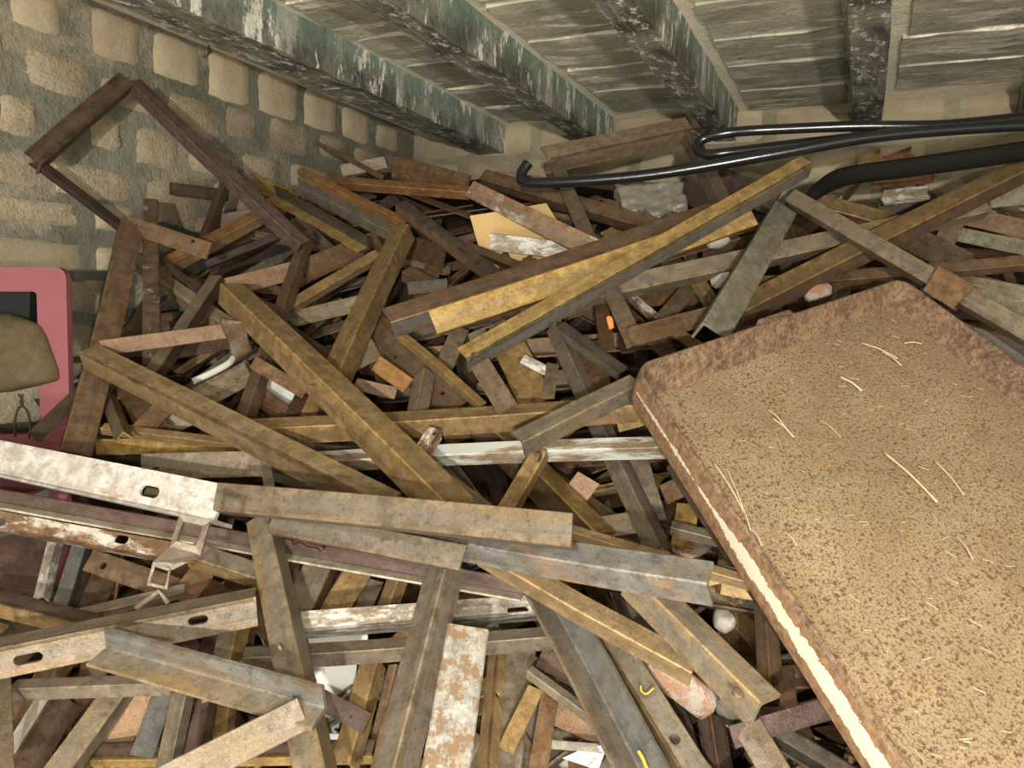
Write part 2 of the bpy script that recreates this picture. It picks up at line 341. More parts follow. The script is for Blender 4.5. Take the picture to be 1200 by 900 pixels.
# the same wall outside the picture: plain courses
rnd = random.Random(3); z = .02
ymin = on_left(-60, 250).y
while z < ZC - .1:
    h = rnd.uniform(.11, .16); y = YF + .02
    while y < ymin - .2:
        w = rnd.uniform(.14, .26)
        mw = Matrix(((0, 0, 1, XL), (1, 0, 0, y + w / 2), (0, 1, 0, z + h / 2), (0, 0, 0, 1)))
        if y + w < ymin: link('stone_block', stone('stone_block', w, h, .014, rnd.randint(100, 999), .14, n=5), 'limestone_pitted' if rnd.random() < .6 else 'limestone', wl, mw)
        y += w + rnd.uniform(.02, .05)
    z += h + rnd.uniform(.025, .045)
# back wall: thin-jointed sawn blocks
rnd = random.Random(5); z = ZC
k = 0
while z > 1.2:
    h = .125 if k == 0 else .135; z0 = z - h; x = XL + .03 - (k % 2) * .09
    while x < XR:
        w = rnd.uniform(.19, .30); x0 = max(x, XL + .01); x1 = min(x + w, XR)
        if x1 - x0 > .05:
            mw = Matrix(((1, 0, 0, (x0 + x1) / 2), (0, 0, -1, YB), (0, 1, 0, z0 + h / 2), (0, 0, 0, 1)))
            link('stone_block', stone('stone_block', x1 - x0, h, .010, rnd.randint(0, 999), .05, .08), 'limestone', wb, mw)
        x += w + rnd.uniform(.006, .014)
    z = z0 - .010; k += 1
# ceiling joists: each runs from the back wall towards the viewer
def at_height(px, py, z):
    d = ray(px, py); return CAM + d * ((z - CAM.z) / d.z)
JD, JW = .112, .08
JO = [(-1.375, 'stained concrete ceiling joist beside the rubble wall, with an upright joint in it'), (-.925, 'concrete ceiling joist with a green stain above its ragged black side'),
      (-.46, 'grey concrete ceiling joist whose end stands over the bent black hose'), (.006, 'blackened ceiling joist running straight towards the viewer'), (.465, 'dark ceiling joist at the dim far corner'),
      (.93, 'ceiling joist beyond the dim corner'), (1.39, 'ceiling joist over the rusty pan'), (1.85, 'ceiling joist by the plain wall')]
def rough_box(name, lo, hi, nx, ny, nz, amp, seed):
    """a box with slightly uneven faces"""
    bm = bmesh.new(); bmesh.ops.create_cube(bm, size=1)
    for ax, n in ((0, nx), (1, ny), (2, nz)):
        es = [e for e in bm.edges if abs((e.verts[0].co - e.verts[1].co)[ax]) > .3]
        if n > 1: bmesh.ops.subdivide_edges(bm, edges=es, cuts=n - 1, use_grid_fill=True)
    for v in bm.verts:
        p = Vector([lo[i] + (v.co[i] + .5) * (hi[i] - lo[i]) for i in range(3)])
        q = noise.noise_vector(p * 9 + Vector((seed, 0, 0))) * amp
        v.co = p + q
    me = bpy.data.meshes.new(name); bm.to_mesh(me); bm.free(); return me
for i, (x1, lab) in enumerate(JO):
    jw = .12 if i == 0 else JW
    jo = empty('ceiling_beam', (x1 - jw / 2, YB, ZC - JD)); prop(jo, lab, 'beam', kind='structure')
    d_ = ray(418, 85); cuts = [YF, CAM.y + d_.y * (x1 - CAM.x) / d_.x, YB] if i == 0 else [YF, YB]
    for a, b_ in zip(cuts[:-1], cuts[1:]):
        me = rough_box('beam_segment', (-jw / 2, a - YB + (.006 if a > YF else 0), 0), (jw / 2, b_ - YB - .002, JD + .01), 2, 40 if i < 5 else 2, 3, .006, i * 5 + a)
        link('beam_segment', me, 'joist', jo, Matrix.Translation((x1 - jw / 2, YB, ZC - JD)))
xs = [XL] + [j[0] for j in JO] + [XR + JW]
PO = [.0, .05, .10, .0, .13, .05, .1, 0, .04]
for i in range(len(xs) - 1):
    x0, x1 = xs[i], xs[i + 1] - (.12 if i == 0 else JW)
    if x1 - x0 < .05: continue
    y = YB - .02 - (.27 - PO[i] if PO[i] else 0) + (0 if PO[i] else 0)
    y = YB - PO[i]; rnd = random.Random(i)
    while y > -.2:
        d = rnd.uniform(.245, .285)
        me = rough_box('ceiling_slab', (x0 + rnd.uniform(.03, .05), y - d, -.010), (x1 - rnd.uniform(.02, .04), y - .024, .01), 7, 5, 1, .007, y * 3 + i)
        mw = Matrix.Translation((0, 0, ZC)); link('ceiling_slab', me, 'panel', ce, mw)
        y -= d
# ------------------------------------------------------------------ the scrap: bars traced one by one
# (thing, profile, x0, y0, x1, y1, visible width, share of the face on the far hand, material, layer, label, extras)
# profiles: L angle seen from its heel, V angle seen from inside, F flat, C channel seen from its back, U channel seen from inside, S square tube
B = [
 ('angle_iron', 'L', -60, 526, 256, 592, 46, .93, 'wht', 14.2, 'broad white-painted angle iron with an oblong slot, pushed in beside the pink chair', dict(h=[(175, 576, 28, 13)])),
 ('frame_profile', 'V', -60, 574, 612, 692, 25, .70, 'pur', 10.8, 'long purple-brown profile with a cream lower lip, passing under the white-painted angle', dict(m2='crm')),
 ('angle_iron', 'L', -60, 601, 204, 649, 25, .85, 'wsp', 10.4, 'rusty angle iron blotched with white paint, with two slots, below the purple-brown profile', dict(h=[(142, 632, 19, 10), (0, 612, 16, 9)])),
 ('flat_bar', 'F', 103, 656, 208, 692, 26, 1, 'brn', 8.6, 'short flat bar with a round hole, its end below the blotched white angle', dict(h=[(121, 663, 9, 9)])),
 ('angle_iron', 'L', -50, 781, 298, 711, 47, .26, 'tan', 14.6, 'wide dusty brown angle iron with two oblong slots, above the welded corner piece', dict(h=[(33, 772, 31, 12), (232, 727, 23, 11)])),
 ('corner_frame*lowcorner', 'V', 112, 757, 372, 829, 50, .45, 'gro', 15.3, 'welded corner of two angle irons, one side dark with raised marks', dict(m1='dbl')),
 ('corner_frame*lowcorner', 'F', 355, 836, 180, 925, 40, 1, 'gry', 15.6, '', {}),
 ('angle_iron', 'L', 305, 600, 375, 925, 43, .3, 'gro', 13.4, 'upright grey and ochre angle iron with a rivet, crossed by the welded corner', dict(b=[(329, 758, 5)])),
 ('angle_iron', 'L', 526, 652, 456, 925, 52, .52, 'gry', 12.6, 'grey-brown angle iron standing beside the peeling channel', {}),
 ('steel_channel', 'C', 549, 734, 519, 925, 53, 1, 'pel', 12.9, 'broad channel with flaking grey paint and orange rust', {}),
 ('angle_iron', 'L', 585, 742, 569, 920, 23, .5, 'och', 10.2, 'narrow ochre angle iron with a bolt hole, between the peeling channel and dark gap', dict(h=[(579, 811, 9, 9)])),
 ('angle_iron', 'V', 634, 680, 764, 925, 57, .55, 'gry', 13.2, 'wide steel angle with a smooth blue-grey inner face, beside the torn printed paper', dict(m1='blu2')),
 ('angle_iron', 'L', 702, 728, 824, 925, 38, .78, 'gry', 12.8, 'grey angle iron with a round hole and a curl of yellow paint', dict(h=[(791, 866, 13, 12)], m2='och')),
 ('angle_iron', 'L', 562, 646, 812, 786, 35, .58, 'och2', 13.7, 'ochre double-ridged angle iron with a round bolt head at its end', dict(b=[(606, 660, 6)])),
 ('angle_iron', 'L', 735, 672, 889, 826, 52, .45, 'gro', 14.2, 'wide ochre and tan angle iron with a bolt, lying before the red brick', dict(b=[(865, 813, 6.5)])),
 ('angle_iron', 'L', 250, 584, 669, 624, 42, .86, 'tan', 15.6, 'long dusty tan angle iron with square end, lying across the heap\'s middle', {}),
 ('angle_iron', 'L', 428, 614, 828, 683, 47, .52, 'blu', 14.9, 'blue-grey angle iron scoured with orange rust, under the end of the tan angle', {}),
 ('angle_iron', 'L', 316, 612, 541, 655, 32, .9, 'gry', 15.1, 'grey-tan angle iron ending above the upright grey-brown angle', {}),
 ('flat_bar', 'L', 596, 601, 896, 688, 18, .5, 'och2', 13.5, 'thin ochre strip running from the tan angle to the pan edge', {}),
 ('angle_iron', 'L', 258, 332, 527, 594, 46, .5, 'och', 13.1, 'long ochre angle iron slanting down across the heap from a bent bracket', dict(b=[(365, 452, 3)])),
 ('angle_iron', 'L', 93, 411, 452, 592, 37, .56, 'och2', 14.1, 'straw-coloured ridged angle iron with a notched end near the pink chair', dict(h=[(123, 426, 9, 6)])),
 ('angle_iron', 'L', 288, 507, 758, 478, 33, .38, 'och', 10.6, 'ochre angle iron lying level behind the long slanting ochre angle', {}),
 ('angle_iron', 'L', 352, 543, 795, 524, 27, .5, 'gwl', 10.9, 'level angle iron with a whitewashed lower face, running under the pan corner', {}),
 ('angle_iron', 'L', 613, 518, 752, 449, 33, .5, 'gro', 12.3, 'grey-hearted ochre angle stub poking out from under the pan corner', {}),
 ('flat_bar', 'L', 637, 526, 594, 600, 25, .3, 'och', 11.7, 'short ochre bar with a rusted bolt head, leaning on the whitewashed angle', dict(b=[(631, 536, 6)])),
 ('flat_bar', 'L', 513, 502, 480, 556, 22, .3, 'wsp', 11.4, 'short bar with a white crusted end and hole, above the whitewashed angle', dict(h=[(511, 508, 7, 6)])),
 ('angle_iron', 'L', 545, 478, 694, 628, 44, .38, 'brn', 8.6, 'brown angle with a bright yellow edge, sunk behind the whitewashed angle', dict(m1='yel')),
 ('angle_iron', 'L', 648, 378, 770, 640, 27, .4, 'gry', 9.3, 'grey-brown angle iron slanting down beneath the pan corner', {}),
 ('flat_bar', 'F', 744, 536, 766, 610, 30, 1, 'gry', 6.8, 'dull flat bar upright in the gap beside the pan edge', {}),
 # two long bars across the upper middle, and the yellow one with its welded foot
 ('angle_iron', 'L', 458, 378, 846, 250, 36, .5, 'dbl', 12.2, 'long brown and blue-black angle iron rising towards the black hose', dict(m1='brn')),
 ('angle_iron', 'L', 508, 379, 884, 252, 31, .9, 'yel', 12.6, 'bright yellow-ochre angle iron nested in the blue-black angle', {}),
 ('corner_frame*yfoot', 'L', 547, 420, 952, 190, 29, .58, 'dbl', 13.3, 'longest yellow and grey angle iron with a short foot welded at its end', dict(m1='yel', h=[(565, 424, 7, 6)])),
 ('corner_frame*yfoot', 'F', 562, 425, 594, 478, 25, 1, 'tan', 12.9, '', {}),
 # right-hand side
 ('corner_frame*apex', 'L', 923, 229, 1260, 424, 25, .76, 'tan', 12.6, 'peaked frame of two angle irons standing behind the pan', {}),
 ('corner_frame*apex', 'L', 921, 240, 838, 384, 36, .88, 'pat', 12.3, '', {}),
 ('angle_iron', 'L', 872, 363, 1260, 170, 33, .55, 'och', 10.4, 'ochre-brown angle iron rising from the pan rim towards the dark belt', dict(m2='brn')),
 ('angle_iron', 'L', 690, 345, 1162, 242, 28, .7, 'gro', 9.7, 'long dusty angle iron passing behind the peaked frame', {}),
 ('angle_iron', 'L', 880, 334, 1260, 303, 20, .6, 'brn', 9.0, 'dark brown angle iron lying level just behind the pan corner', {}),
 ('flat_bar', 'F', 1080, 330, 1260, 366, 36, 1, 'pat', 7.8, 'wide grey-green flat bar behind the pan, under the peaked frame', {}),
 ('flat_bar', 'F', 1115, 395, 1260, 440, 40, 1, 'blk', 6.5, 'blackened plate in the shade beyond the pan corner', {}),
 ('u_frame*slotted', 'L', 643, 187, 812, 151, 31, .5, 'dus', 10.6, 'rust-brown goalpost frame with slots in its top rail, below the ceiling joists', dict(h=[(677, 171, 12, 4), (764, 153, 12, 4)])),
 ('u_frame*slotted', 'F', 650, 188, 744, 402, 18, 1, 'tan', 10.0, '', {}),
 ('u_frame*slotted', 'L', 803, 152, 852, 255, 24, .5, 'tan', 10.0, '', {}),
 ('angle_iron', 'L', 549, 221, 706, 297, 24, .93, 'rwp', 10.1, 'tan angle iron with a splash of white paint, above the yellow cardboard', {}),
 ('angle_iron', 'L', 562, 207, 775, 269, 23, .6, 'red', 9.2, 'rust-brown angle iron just behind the white-splashed one', {}),
 ('flat_bar', 'F', 574, 283, 690, 297, 20, 1, 'gal', 9.9, 'short galvanised strip lying on the yellow cardboard', {}),
 ('angle_iron', 'L', 378, 213, 548, 226, 16, .45, 'org', 8.6, 'orange-brown angle iron lying level at the back of the heap', {}),
 ('flat_bar', 'F', 460, 196, 548, 219, 27, 1, 'brn', 7.6, 'wide brown plate topping the heap near the stone corner', {}),
 ('flat_bar', 'F', 369, 167, 448, 208, 6, 1, 'red', 8.7, 'thin strip sticking up against the rubble wall at the back', {}),
 ('flat_bar', 'F', 400, 200, 452, 190, 14, 1, 'tan', 7.8, 'small pale plate tucked under the thin upright strip', {}),
 ('angle_iron', 'L', 348, 199, 474, 261, 13, .5, 'org', 9.6, 'orange-edged angle iron, uppermost of the parallel bundle', {}),
 ('angle_iron', 'V', 346, 216, 468, 277, 20, .5, 'gry', 9.2, 'grey angle iron, middle one of the parallel bundle', {}),
 ('angle_iron', 'V', 318, 226, 426, 287, 22, .5, 'blk', 8.8, 'black and yellow-edged angle iron, lowest of the parallel bundle', dict(m2='yel')),
 ('angle_iron', 'V', 296, 212, 356, 240, 19, .5, 'yel', 8.4, 'short yellow-ochre angle end behind the tall leaning frame', {}),
 ('angle_iron', 'L', 180, 320, 352, 228, 21, .5, 'och', 8.7, 'orange-ochre angle iron passing behind the tall leaning frame', dict(m1='org')),
 ('angle_framework*tall', 'L', 42, 187, 152, 92, 25, .8, 'drk', 11.5, 'tall leaning frame of dark angle irons propped against the rubble wall', {}),
 ('angle_framework*tall', 'L', 152, 95, 352, 286, 23, .52, 'pur', 11.3, '', {}),
 ('angle_framework*tall', 'L', 42, 190, 152, 274, 14, .5, 'drk', 11.3, '', {}),
 ('angle_framework*small', 'L', 155, 258, 88, 530, 31, .92, 'brn', 11.9, 'rusty frame with a leaning upright and a holed rail, beside the pink chair', dict(m2='drk')),
 ('angle_framework*small', 'F', 148, 262, 244, 294, 20, 1, 'red', 11.8, '', dict(h=[(160, 264, 5, 3), (226, 283, 6, 4)])),
 ('square_tube', 'S', 177, 233, 178, 420, 18, 1, 'wsd', 10.9, 'upright square tube crusted with white, behind the holed rail', {}),
 ('flat_bar', 'F', 118, 408, 292, 384, 18, 1, 'brn', 12.5, 'brown flat bar lying level from the leaning upright to the bent bracket', {}),
 ('angle_iron', 'L', 259, 322, 176, 446, 23, .45, 'tan', 11.5, 'short angle iron with chipped pale edge, leaning under the bent bracket', dict(m1='drk')),
 ('angle_iron', 'L', 148, 298, 284, 394, 22, .6, 'dcr', 7.9, 'dirty cream-coated bar slanting behind the crusted square tube', {}),
 ('flat_bar', 'L', 182, 298, 242, 350, 9, .5, 'pur', 8.8, 'thin dark bar slanting just above the cream-coated bar', {}),
 ('flat_bar', 'F', 199, 221, 268, 229, 14, 1, 'drk', 8.2, 'short dark bar with a hole end, in front of the rubble wall', dict(h=[(206, 221, 4, 4)])),
 ('flat_bar', 'L', 268, 206, 240, 280, 14, .5, 'drk', 8.6, 'short dark upright bar under the tall leaning frame', {}),
 ('flat_bar', 'F', 228, 264, 300, 252, 16, 1, 'drk', 7.2, 'dark block-ended bar behind the orange-ochre angle', {}),
 ('angle_iron', 'L', 478, 262, 394, 442, 34, .5, 'och', 11.6, 'ochre-brown angle iron standing steeply in the middle of the heap', {}),
 ('angle_iron', 'L', 464, 238, 588, 330, 21, .55, 'blk', 9.8, 'dark notched angle iron slanting down to the long blue-black angle', dict(m2='brn')),
 ('angle_iron', 'L', 364, 268, 284, 500, 21, .5, 'brn', 8.9, 'brown angle iron slanting down behind the long ochre angle', {}),
 ('angle_iron', 'L', 342, 359, 446, 298, 17, .6, 'och', 8.2, 'short ochre bar with a rivet mark, pointing at the steep ochre-brown angle', {}),
 ('flat_bar', 'F', 330, 377, 436, 352, 19, 1, 'tan', 7.6, 'dull flat bar below the short ochre bar', {}),
 ('flat_bar', 'F', 355, 318, 445, 282, 26, 1, 'brn', 6.6, 'wide brown plate under the parallel bundle', {}),
 ('flat_bar', 'F', 262, 338, 348, 316, 22, 1, 'brn', 6.8, 'brown plate with a pale scrap beside it, behind the bent bracket', {}),
 ('square_tube', 'S', 340, 394, 398, 432, 24, 1, 'blk', 7.4, 'dark curved-edge tube offcut by the long ochre angle', {}),
 ('flat_bar', 'F', 280, 350, 322, 368, 20, 1, 'red', 6.2, 'reddish offcut behind the head of the long ochre angle', {}),
 # behind the hose, far right
 ('angle_iron', 'V', 1008, 192, 1034, 181, 15, .5, 'yel', 7.6, 'small yellow angle end poking up behind the dark belt', {}),
 ('angle_iron', 'V', 1037, 190, 1070, 177, 13, .5, 'org', 7.4, 'small orange angle end beside the yellow one behind the belt', {}),
 ('angle_iron', 'V', 1036, 232, 1090, 226, 18, .5, 'gal', 6.8, 'short pale-edged angle end under the dark belt', {}),
 ('angle_iron', 'L', 1022, 214, 1096, 208, 12, .5, 'org', 6.6, 'orange-edged offcut half hidden below the dark belt', {}),
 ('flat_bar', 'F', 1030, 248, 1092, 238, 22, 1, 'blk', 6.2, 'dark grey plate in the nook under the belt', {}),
 ('angle_iron', 'L', 944, 238, 1062, 270, 30, .5, 'och', 6.9, 'broad brown angle iron behind the head of the peaked frame', dict(m2='brn')),
 ('flat_bar', 'F', 1040, 266, 1130, 310, 29, 1, 'tan', 8.1, 'dusty flat plate crossing under the ochre-brown rising angle', {}),
 ('flat_bar', 'F', 1122, 252, 1104, 290, 22, 1, 'gry', 7.0, 'small dull plate by the end of the long dusty angle', {}),
 ('flat_bar', 'F', 1112, 272, 1260, 302, 17, 1, 'pat', 6.8, 'rough grey-green strip at the far side of the heap', {}),
 ('flat_bar', 'F', 1128, 252, 1260, 284, 22, 1, 'brn', 6.2, 'brown strip above the rough grey-green one', {}),
 ('flat_bar', 'F', 1160, 232, 1260, 222, 24, 1, 'pat', 5.8, 'stony grey bar lying under the dark belt by the far corner', {}),
 ('flat_bar', 'F', 832, 206, 908, 238, 30, 1, 'pur', 6.4, 'smooth dark plate beneath the black hose', {}),
 ('flat_bar', 'L', 858, 200, 900, 214, 12, .5, 'tan', 6.8, 'small tan offcut on the smooth dark plate', {}),
 ('flat_bar', 'F', 700, 240, 790, 258, 18, 1, 'brn', 6.9, 'brown bar with a hole beneath the crumpled plastic', dict(h=[(704, 236, 5, 5)])),
 ('angle_iron', 'L', 720, 222, 770, 268, 16, .5, 'pat', 7.2, 'dull angle iron slanting down by the crumpled plastic', {}),
 ('flat_bar', 'F', 795, 216, 832, 244, 22, 1, 'pur', 6.3, 'small dark plate between plastic and goalpost frame', {}),
 ('flat_bar', 'F', 640, 205, 770, 222, 14, 1, 'drk', 7.0, 'dark strip lying under the hose inside the goalpost frame', {}),
 ('flat_bar', 'F', 580, 206, 640, 214, 12, 1, 'red', 6.6, 'short strip behind the end of the black hose', {}),
 # the pit in the middle
 ('flat_bar', 'F', 598, 408, 630, 474, 40, 1, 'och', 7.7, 'wide ochre plate leaning in the hollow beside the yellow angle foot', {}),
 ('flat_bar', 'F', 612, 420, 645, 437, 12, 1, 'gal', 7.9, 'small pale galvanised clip in the middle hollow', {}),
 ('flat_bar', 'F', 648, 426, 642, 466, 15, 1, 'tan', 8.1, 'small upright tab in the middle hollow', {}),
 ('angle_iron', 'L', 652, 381, 726, 436, 20, .6, 'blk', 9.9, 'black lettered angle iron running down to the pan corner', dict(m2='gry')),
 ('steel_channel', 'U', 742, 394, 838, 368, 22, 1, 'red', 10.5, 'short brown channel lying along the back rim of the pan', {}),
 ('flat_bar', 'F', 776, 376, 816, 326, 19, 1, 'tan', 7.8, 'tan bar leaning behind the short brown channel', {}),
 ('angle_iron', 'L', 812, 322, 838, 362, 19, .5, 'och', 8.2, 'short ochre angle with a ring bolt, by the patinated leg of the peaked frame', dict(b=[(831, 347, 5)])),
 ('angle_iron', 'L', 732, 343, 774, 378, 13, .6, 'wsp', 7.3, 'short whitened angle iron in the gap behind the brown channel', {}),
 ('flat_bar', 'F', 704, 342, 712, 410, 17, 1, 'brn', 7.6, 'brown upright plate in the gap beside the orange chip', {}),
 ('flat_bar', 'F', 730, 350, 736, 412, 16, 1, 'drk', 7.2, 'dark upright plate between orange chip and brown channel', {}),
 ('flat_bar', 'F', 750, 350, 806, 344, 22, 1, 'brn', 6.4, 'dim brown plate under the long dusty angle', {}),
 ('flat_bar', 'L', 464, 388, 562, 474, 14, .55, 'yel', 9.9, 'thin yellow ridge bar slanting from the blue-black angle', {}),
 ('flat_bar', 'F', 436, 384, 536, 478, 42, 1, 'brn', 8.3, 'broad brown plate with two holes next to the thin yellow ridge bar', dict(h=[(518, 460, 8, 5), (463, 418, 7, 5)])),
 ('flat_bar', 'F', 440, 425, 478, 452, 20, 1, 'org', 9.1, 'orange-tipped offcut on the broad brown plate', {}),
 ('angle_iron', 'L', 500, 430, 489, 484, 25, .6, 'tan', 9.4, 'short tan angle iron standing before the broad brown plate', {}),
 ('flat_bar', 'F', 416, 450, 464, 461, 15, 1, 'brn', 9.0, 'little flat bar with a rivet below the orange-tipped offcut', dict(b=[(430, 452, 2.5)])),
 ('flat_bar', 'F', 392, 432, 442, 408, 26, 1, 'tan', 8.8, 'tan plate with a bolt hole at the foot of the steep angle', dict(h=[(408, 427, 7, 5)])),
 ('flat_bar', 'F', 540, 384, 516, 440, 21, 1, 'tan', 7.4, 'tan bar leaning in the dark below the yellow-ochre angle', {}),
 ('flat_bar', 'F', 552, 400, 594, 382, 18, 1, 'gry', 7.6, 'grey clip with a slot behind the yellow angle foot', dict(h=[(572, 387, 7, 5)])),
 ('flat_bar', 'F', 690, 400, 700, 460, 34, 1, 'brn', 6.4, 'brown plate in the hollow before the pan corner', {}),
 ('flat_bar', 'F', 640, 498, 664, 515, 26, 1, 'brn', 8.0, 'brown offcut showing between the ochre and whitewashed angles', {}),
 ('flat_bar', 'F', 724, 500, 776, 486, 14, 1, 'och', 7.6, 'small ochre offcut under the pan corner', {}),
 ('flat_bar', 'F', 520, 512, 560, 498, 24, 1, 'och', 7.4, 'yellowed offcut below the level ochre angle', {}),
 ('angle_iron', 'L', 500, 545, 596, 620, 22, .5, 'gry', 7.9, 'grey angle iron sinking away under the tan angle', {}),
 ('flat_bar', 'F', 440, 280, 520, 300, 26, 1, 'drk', 6.4, 'dark plate behind the steep ochre-brown angle', {}),
 ('angle_iron', 'L', 470, 318, 540, 352, 22, .5, 'brn', 7.0, 'brown angle iron end above the long blue-black angle', {}),
 ('steel_channel', 'C', 478, 338, 524, 334, 16, 1, 'blk', 8.0, 'black block-shaped channel end above the long blue-black angle', {}),
 # left middle
 ('flat_bar', 'F', 190, 410, 282, 394, 26, 1, 'drk', 7.0, 'dark hollow plate under the level brown flat bar', {}),
 ('flat_bar', 'F', 296, 424, 358, 460, 16, 1, 'brn', 9.7, 'brown flat bar above the pale rag', {}),
 ('flat_bar', 'F', 232, 468, 292, 436, 28, 1, 'tan', 7.2, 'tan plate with two rivets beside the white pipe', dict(b=[(276, 446, 3), (255, 462, 3)])),
 ('flat_bar', 'F', 302, 462, 340, 492, 22, 1, 'brn', 7.6, 'brown plate below the pale rag', {}),
 ('flat_bar', 'F', 356, 458, 338, 496, 15, 1, 'drk', 7.9, 'dark tab beside the pale rag', {}),
 ('flat_bar', 'F', 368, 462, 356, 500, 20, 1, 'och', 7.5, 'ochre tab behind the long ochre angle', {}),
 ('angle_iron', 'L', 121, 452, 142, 506, 19, .4, 'gry', 10.1, 'short grey angle with an ochre edge by the leaning upright', dict(m1='och')),
 ('flat_bar', 'F', 148, 446, 182, 504, 32, 1, 'brn', 7.2, 'brown plate under the straw-coloured angle', {}),
 ('flat_bar', 'F', 206, 462, 162, 508, 22, 1, 'red', 7.8, 'reddish bar leaning under the straw-coloured angle', {}),
 ('flat_bar', 'F', 240, 478, 180, 505, 26, 1, 'tan', 6.8, 'tan offcut wedged below the straw-coloured angle', {}),
 ('angle_iron', 'L', 117, 502, 296, 524, 15, .5, 'och', 9.9, 'forked ochre strip, the upper prong, by the white-painted angle', {}),
 ('flat_bar', 'F', 112, 524, 272, 521, 19, 1, 'yel', 9.5, 'pointed yellow-ochre strip, the lower prong, by the white-painted angle', {}),
 ('corner_frame*plate', 'F', 165, 547, 314, 543, 30, 1, 'gry', 11.0, 'dull corner plate spotted with white, touching the end of the white-painted angle', dict(h=[(183, 549, 8, 4)])),
 ('corner_frame*plate', 'F', 309, 532, 316, 572, 12, 1, 'gry', 11.0, '', {}),
 ('flat_bar', 'F', 314, 558, 458, 582, 11, 1, 'blk', 9.8, 'thin black bar below the straw-coloured angle', {}),
 ('flat_bar', 'F', 40, 512, 98, 456, 16, 1, 'blk', 9.0, 'dark bar leaning across the pink chair', {}),
 # lower left pit
 ('flat_bar', 'F', 22, 625, 30, 715, 60, 1, 'pur', 6.8, 'broad smooth brown plate standing in the corner below the blotched white angle', {}),
 ('flat_bar', 'L', 98, 632, 70, 722, 22, .3, 'blu2', 7.6, 'pale blue-grey bar standing in the dark gap', {}),
 ('flat_bar', 'L', 66, 630, 50, 698, 18, .5, 'gal', 7.0, 'dull galvanised strip beside the blue-grey bar', {}),
 ('flat_bar', 'F', 132, 650, 100, 730, 28, 1, 'drk', 6.6, 'dark plate behind the holed flat bar', {}),
 ('angle_iron', 'L', -40, 698, 104, 733, 31, .5, 'drk', 10.9, 'dark brown angle iron tucked behind the wide slotted angle', dict(m2='och')),
 ('flat_bar', 'L', 82, 724, 216, 692, 17, .6, 'tan', 10.3, 'tan bar along the back of the wide slotted angle', {}),
 ('angle_iron', 'L', 218, 648, 306, 676, 30, .62, 'tan', 11.7, 'tan box-ended angle iron beneath the zigzag bracket', dict(m2='och')),
 ('flat_bar', 'F', 250, 652, 212, 704, 28, 1, 'brn', 9.6, 'rounded brown plate under the zigzag bracket', {}),
 ('angle_iron', 'L', 286, 690, 258, 812, 36, .45, 'gry', 10.2, 'yellow-ridged angle iron standing behind the wide slotted angle', dict(m1='yel')),
 ('flat_bar', 'F', 300, 660, 285, 760, 22, 1, 'pur', 8.4, 'dark smooth bar behind the upright grey and ochre angle', {}),
 ('angle_iron', 'L', 8, 809, 196, 802, 25, .45, 'gry', 11.4, 'dull level angle iron under the wide slotted angle', {}),
 ('flat_bar', 'F', 1, 786, 4, 905, 21, 1, 'tan', 12.0, 'dusty bar end standing at the lower corner of the heap', {}),
 ('angle_iron', 'L', 74, 812, 14, 912, 52, .70, 'drk', 9.6, 'dark angle iron with a shiny bare metal edge', dict(m2='shi')),
 ('angle_iron', 'L', 146, 802, 56, 925, 37, .3, 'gro', 10.7, 'grey-ochre angle iron leaning next to the shiny-edged one', {}),
 ('flat_bar', 'F', 170, 805, 132, 884, 36, 1, 'brn', 8.3, 'brown plate below the dull level angle', {}),
 ('flat_bar', 'F', 196, 800, 166, 886, 25, 1, 'blu2', 8.9, 'blue-grey plate below the welded corner', {}),
 ('angle_iron', 'L', 219, 795, 193, 915, 27, .4, 'gry', 9.5, 'grey angle iron, first of three standing below the welded corner', {}),
 ('angle_iron', 'L', 246, 800, 224, 915, 27, .4, 'pur', 9.3, 'purplish angle iron, second of three standing below the welded corner', {}),
 ('angle_iron', 'L', 270, 805, 256, 900, 24, .4, 'yel', 9.1, 'yellow-streaked angle iron, third of three standing below the welded corner', {}),
 ('angle_iron', 'L', 96, 886, 436, 881, 27, .6, 'drk', 8.7, 'level angle iron with yellow lower edge at the very bottom of the heap', dict(m2='yel', h=[(421, 879, 9, 4)])),
 ('angle_iron', 'L', 284, 773, 694, 744, 28, .45, 'gry', 11.2, 'long grey angle iron lying level behind the peeling channel', {}),
 ('angle_iron', 'L', 352, 733, 640, 711, 31, .72, 'gal', 9.8, 'speckled galvanised angle iron with a bright slot, above the long grey angle', dict(h=[(607, 715, 26, 9)])),
 ('angle_iron', 'L', 382, 652, 334, 756, 42, .2, 'tan', 8.9, 'tan angle iron with a dark edge sloping under the purple-brown profile', dict(m1='drk')),
 ('flat_bar', 'F', 426, 660, 382, 730, 32, 1, 'och', 7.7, 'ochre plate behind the speckled galvanised angle', {}),
 ('angle_iron', 'L', 470, 668, 450, 725, 26, .5, 'och', 7.9, 'short ochre angle iron behind the grey-brown upright', {}),
 ('flat_bar', 'F', 440, 680, 420, 725, 20, 1, 'gry', 7.0, 'grey tab with a slot in the gap under the purple-brown profile', {}),
 ('angle_iron', 'L', 440, 770, 406, 892, 34, .4, 'och', 8.8, 'ochre angle iron standing in the gap beside the white board', {}),
 ('angle_iron', 'L', 464, 778, 440, 880, 18, .5, 'brn', 8.2, 'narrow brown angle iron beside the grey-brown upright', {}),
 ('flat_bar', 'F', 362, 812, 430, 848, 23, 1, 'pur', 9.9, 'dark flat bar with a small hole crossing the white board', dict(h=[(411, 840, 4, 4)])),
 ('flat_bar', 'F', 608, 762, 588, 905, 42, 1, 'gry', 8.0, 'wide grey-brown plate standing in the dark gap beside the narrow ochre angle', {}),
 ('flat_bar', 'F', 628, 806, 592, 880, 20, 1, 'och', 8.5, 'ochre bar leaning in the dark gap', {}),
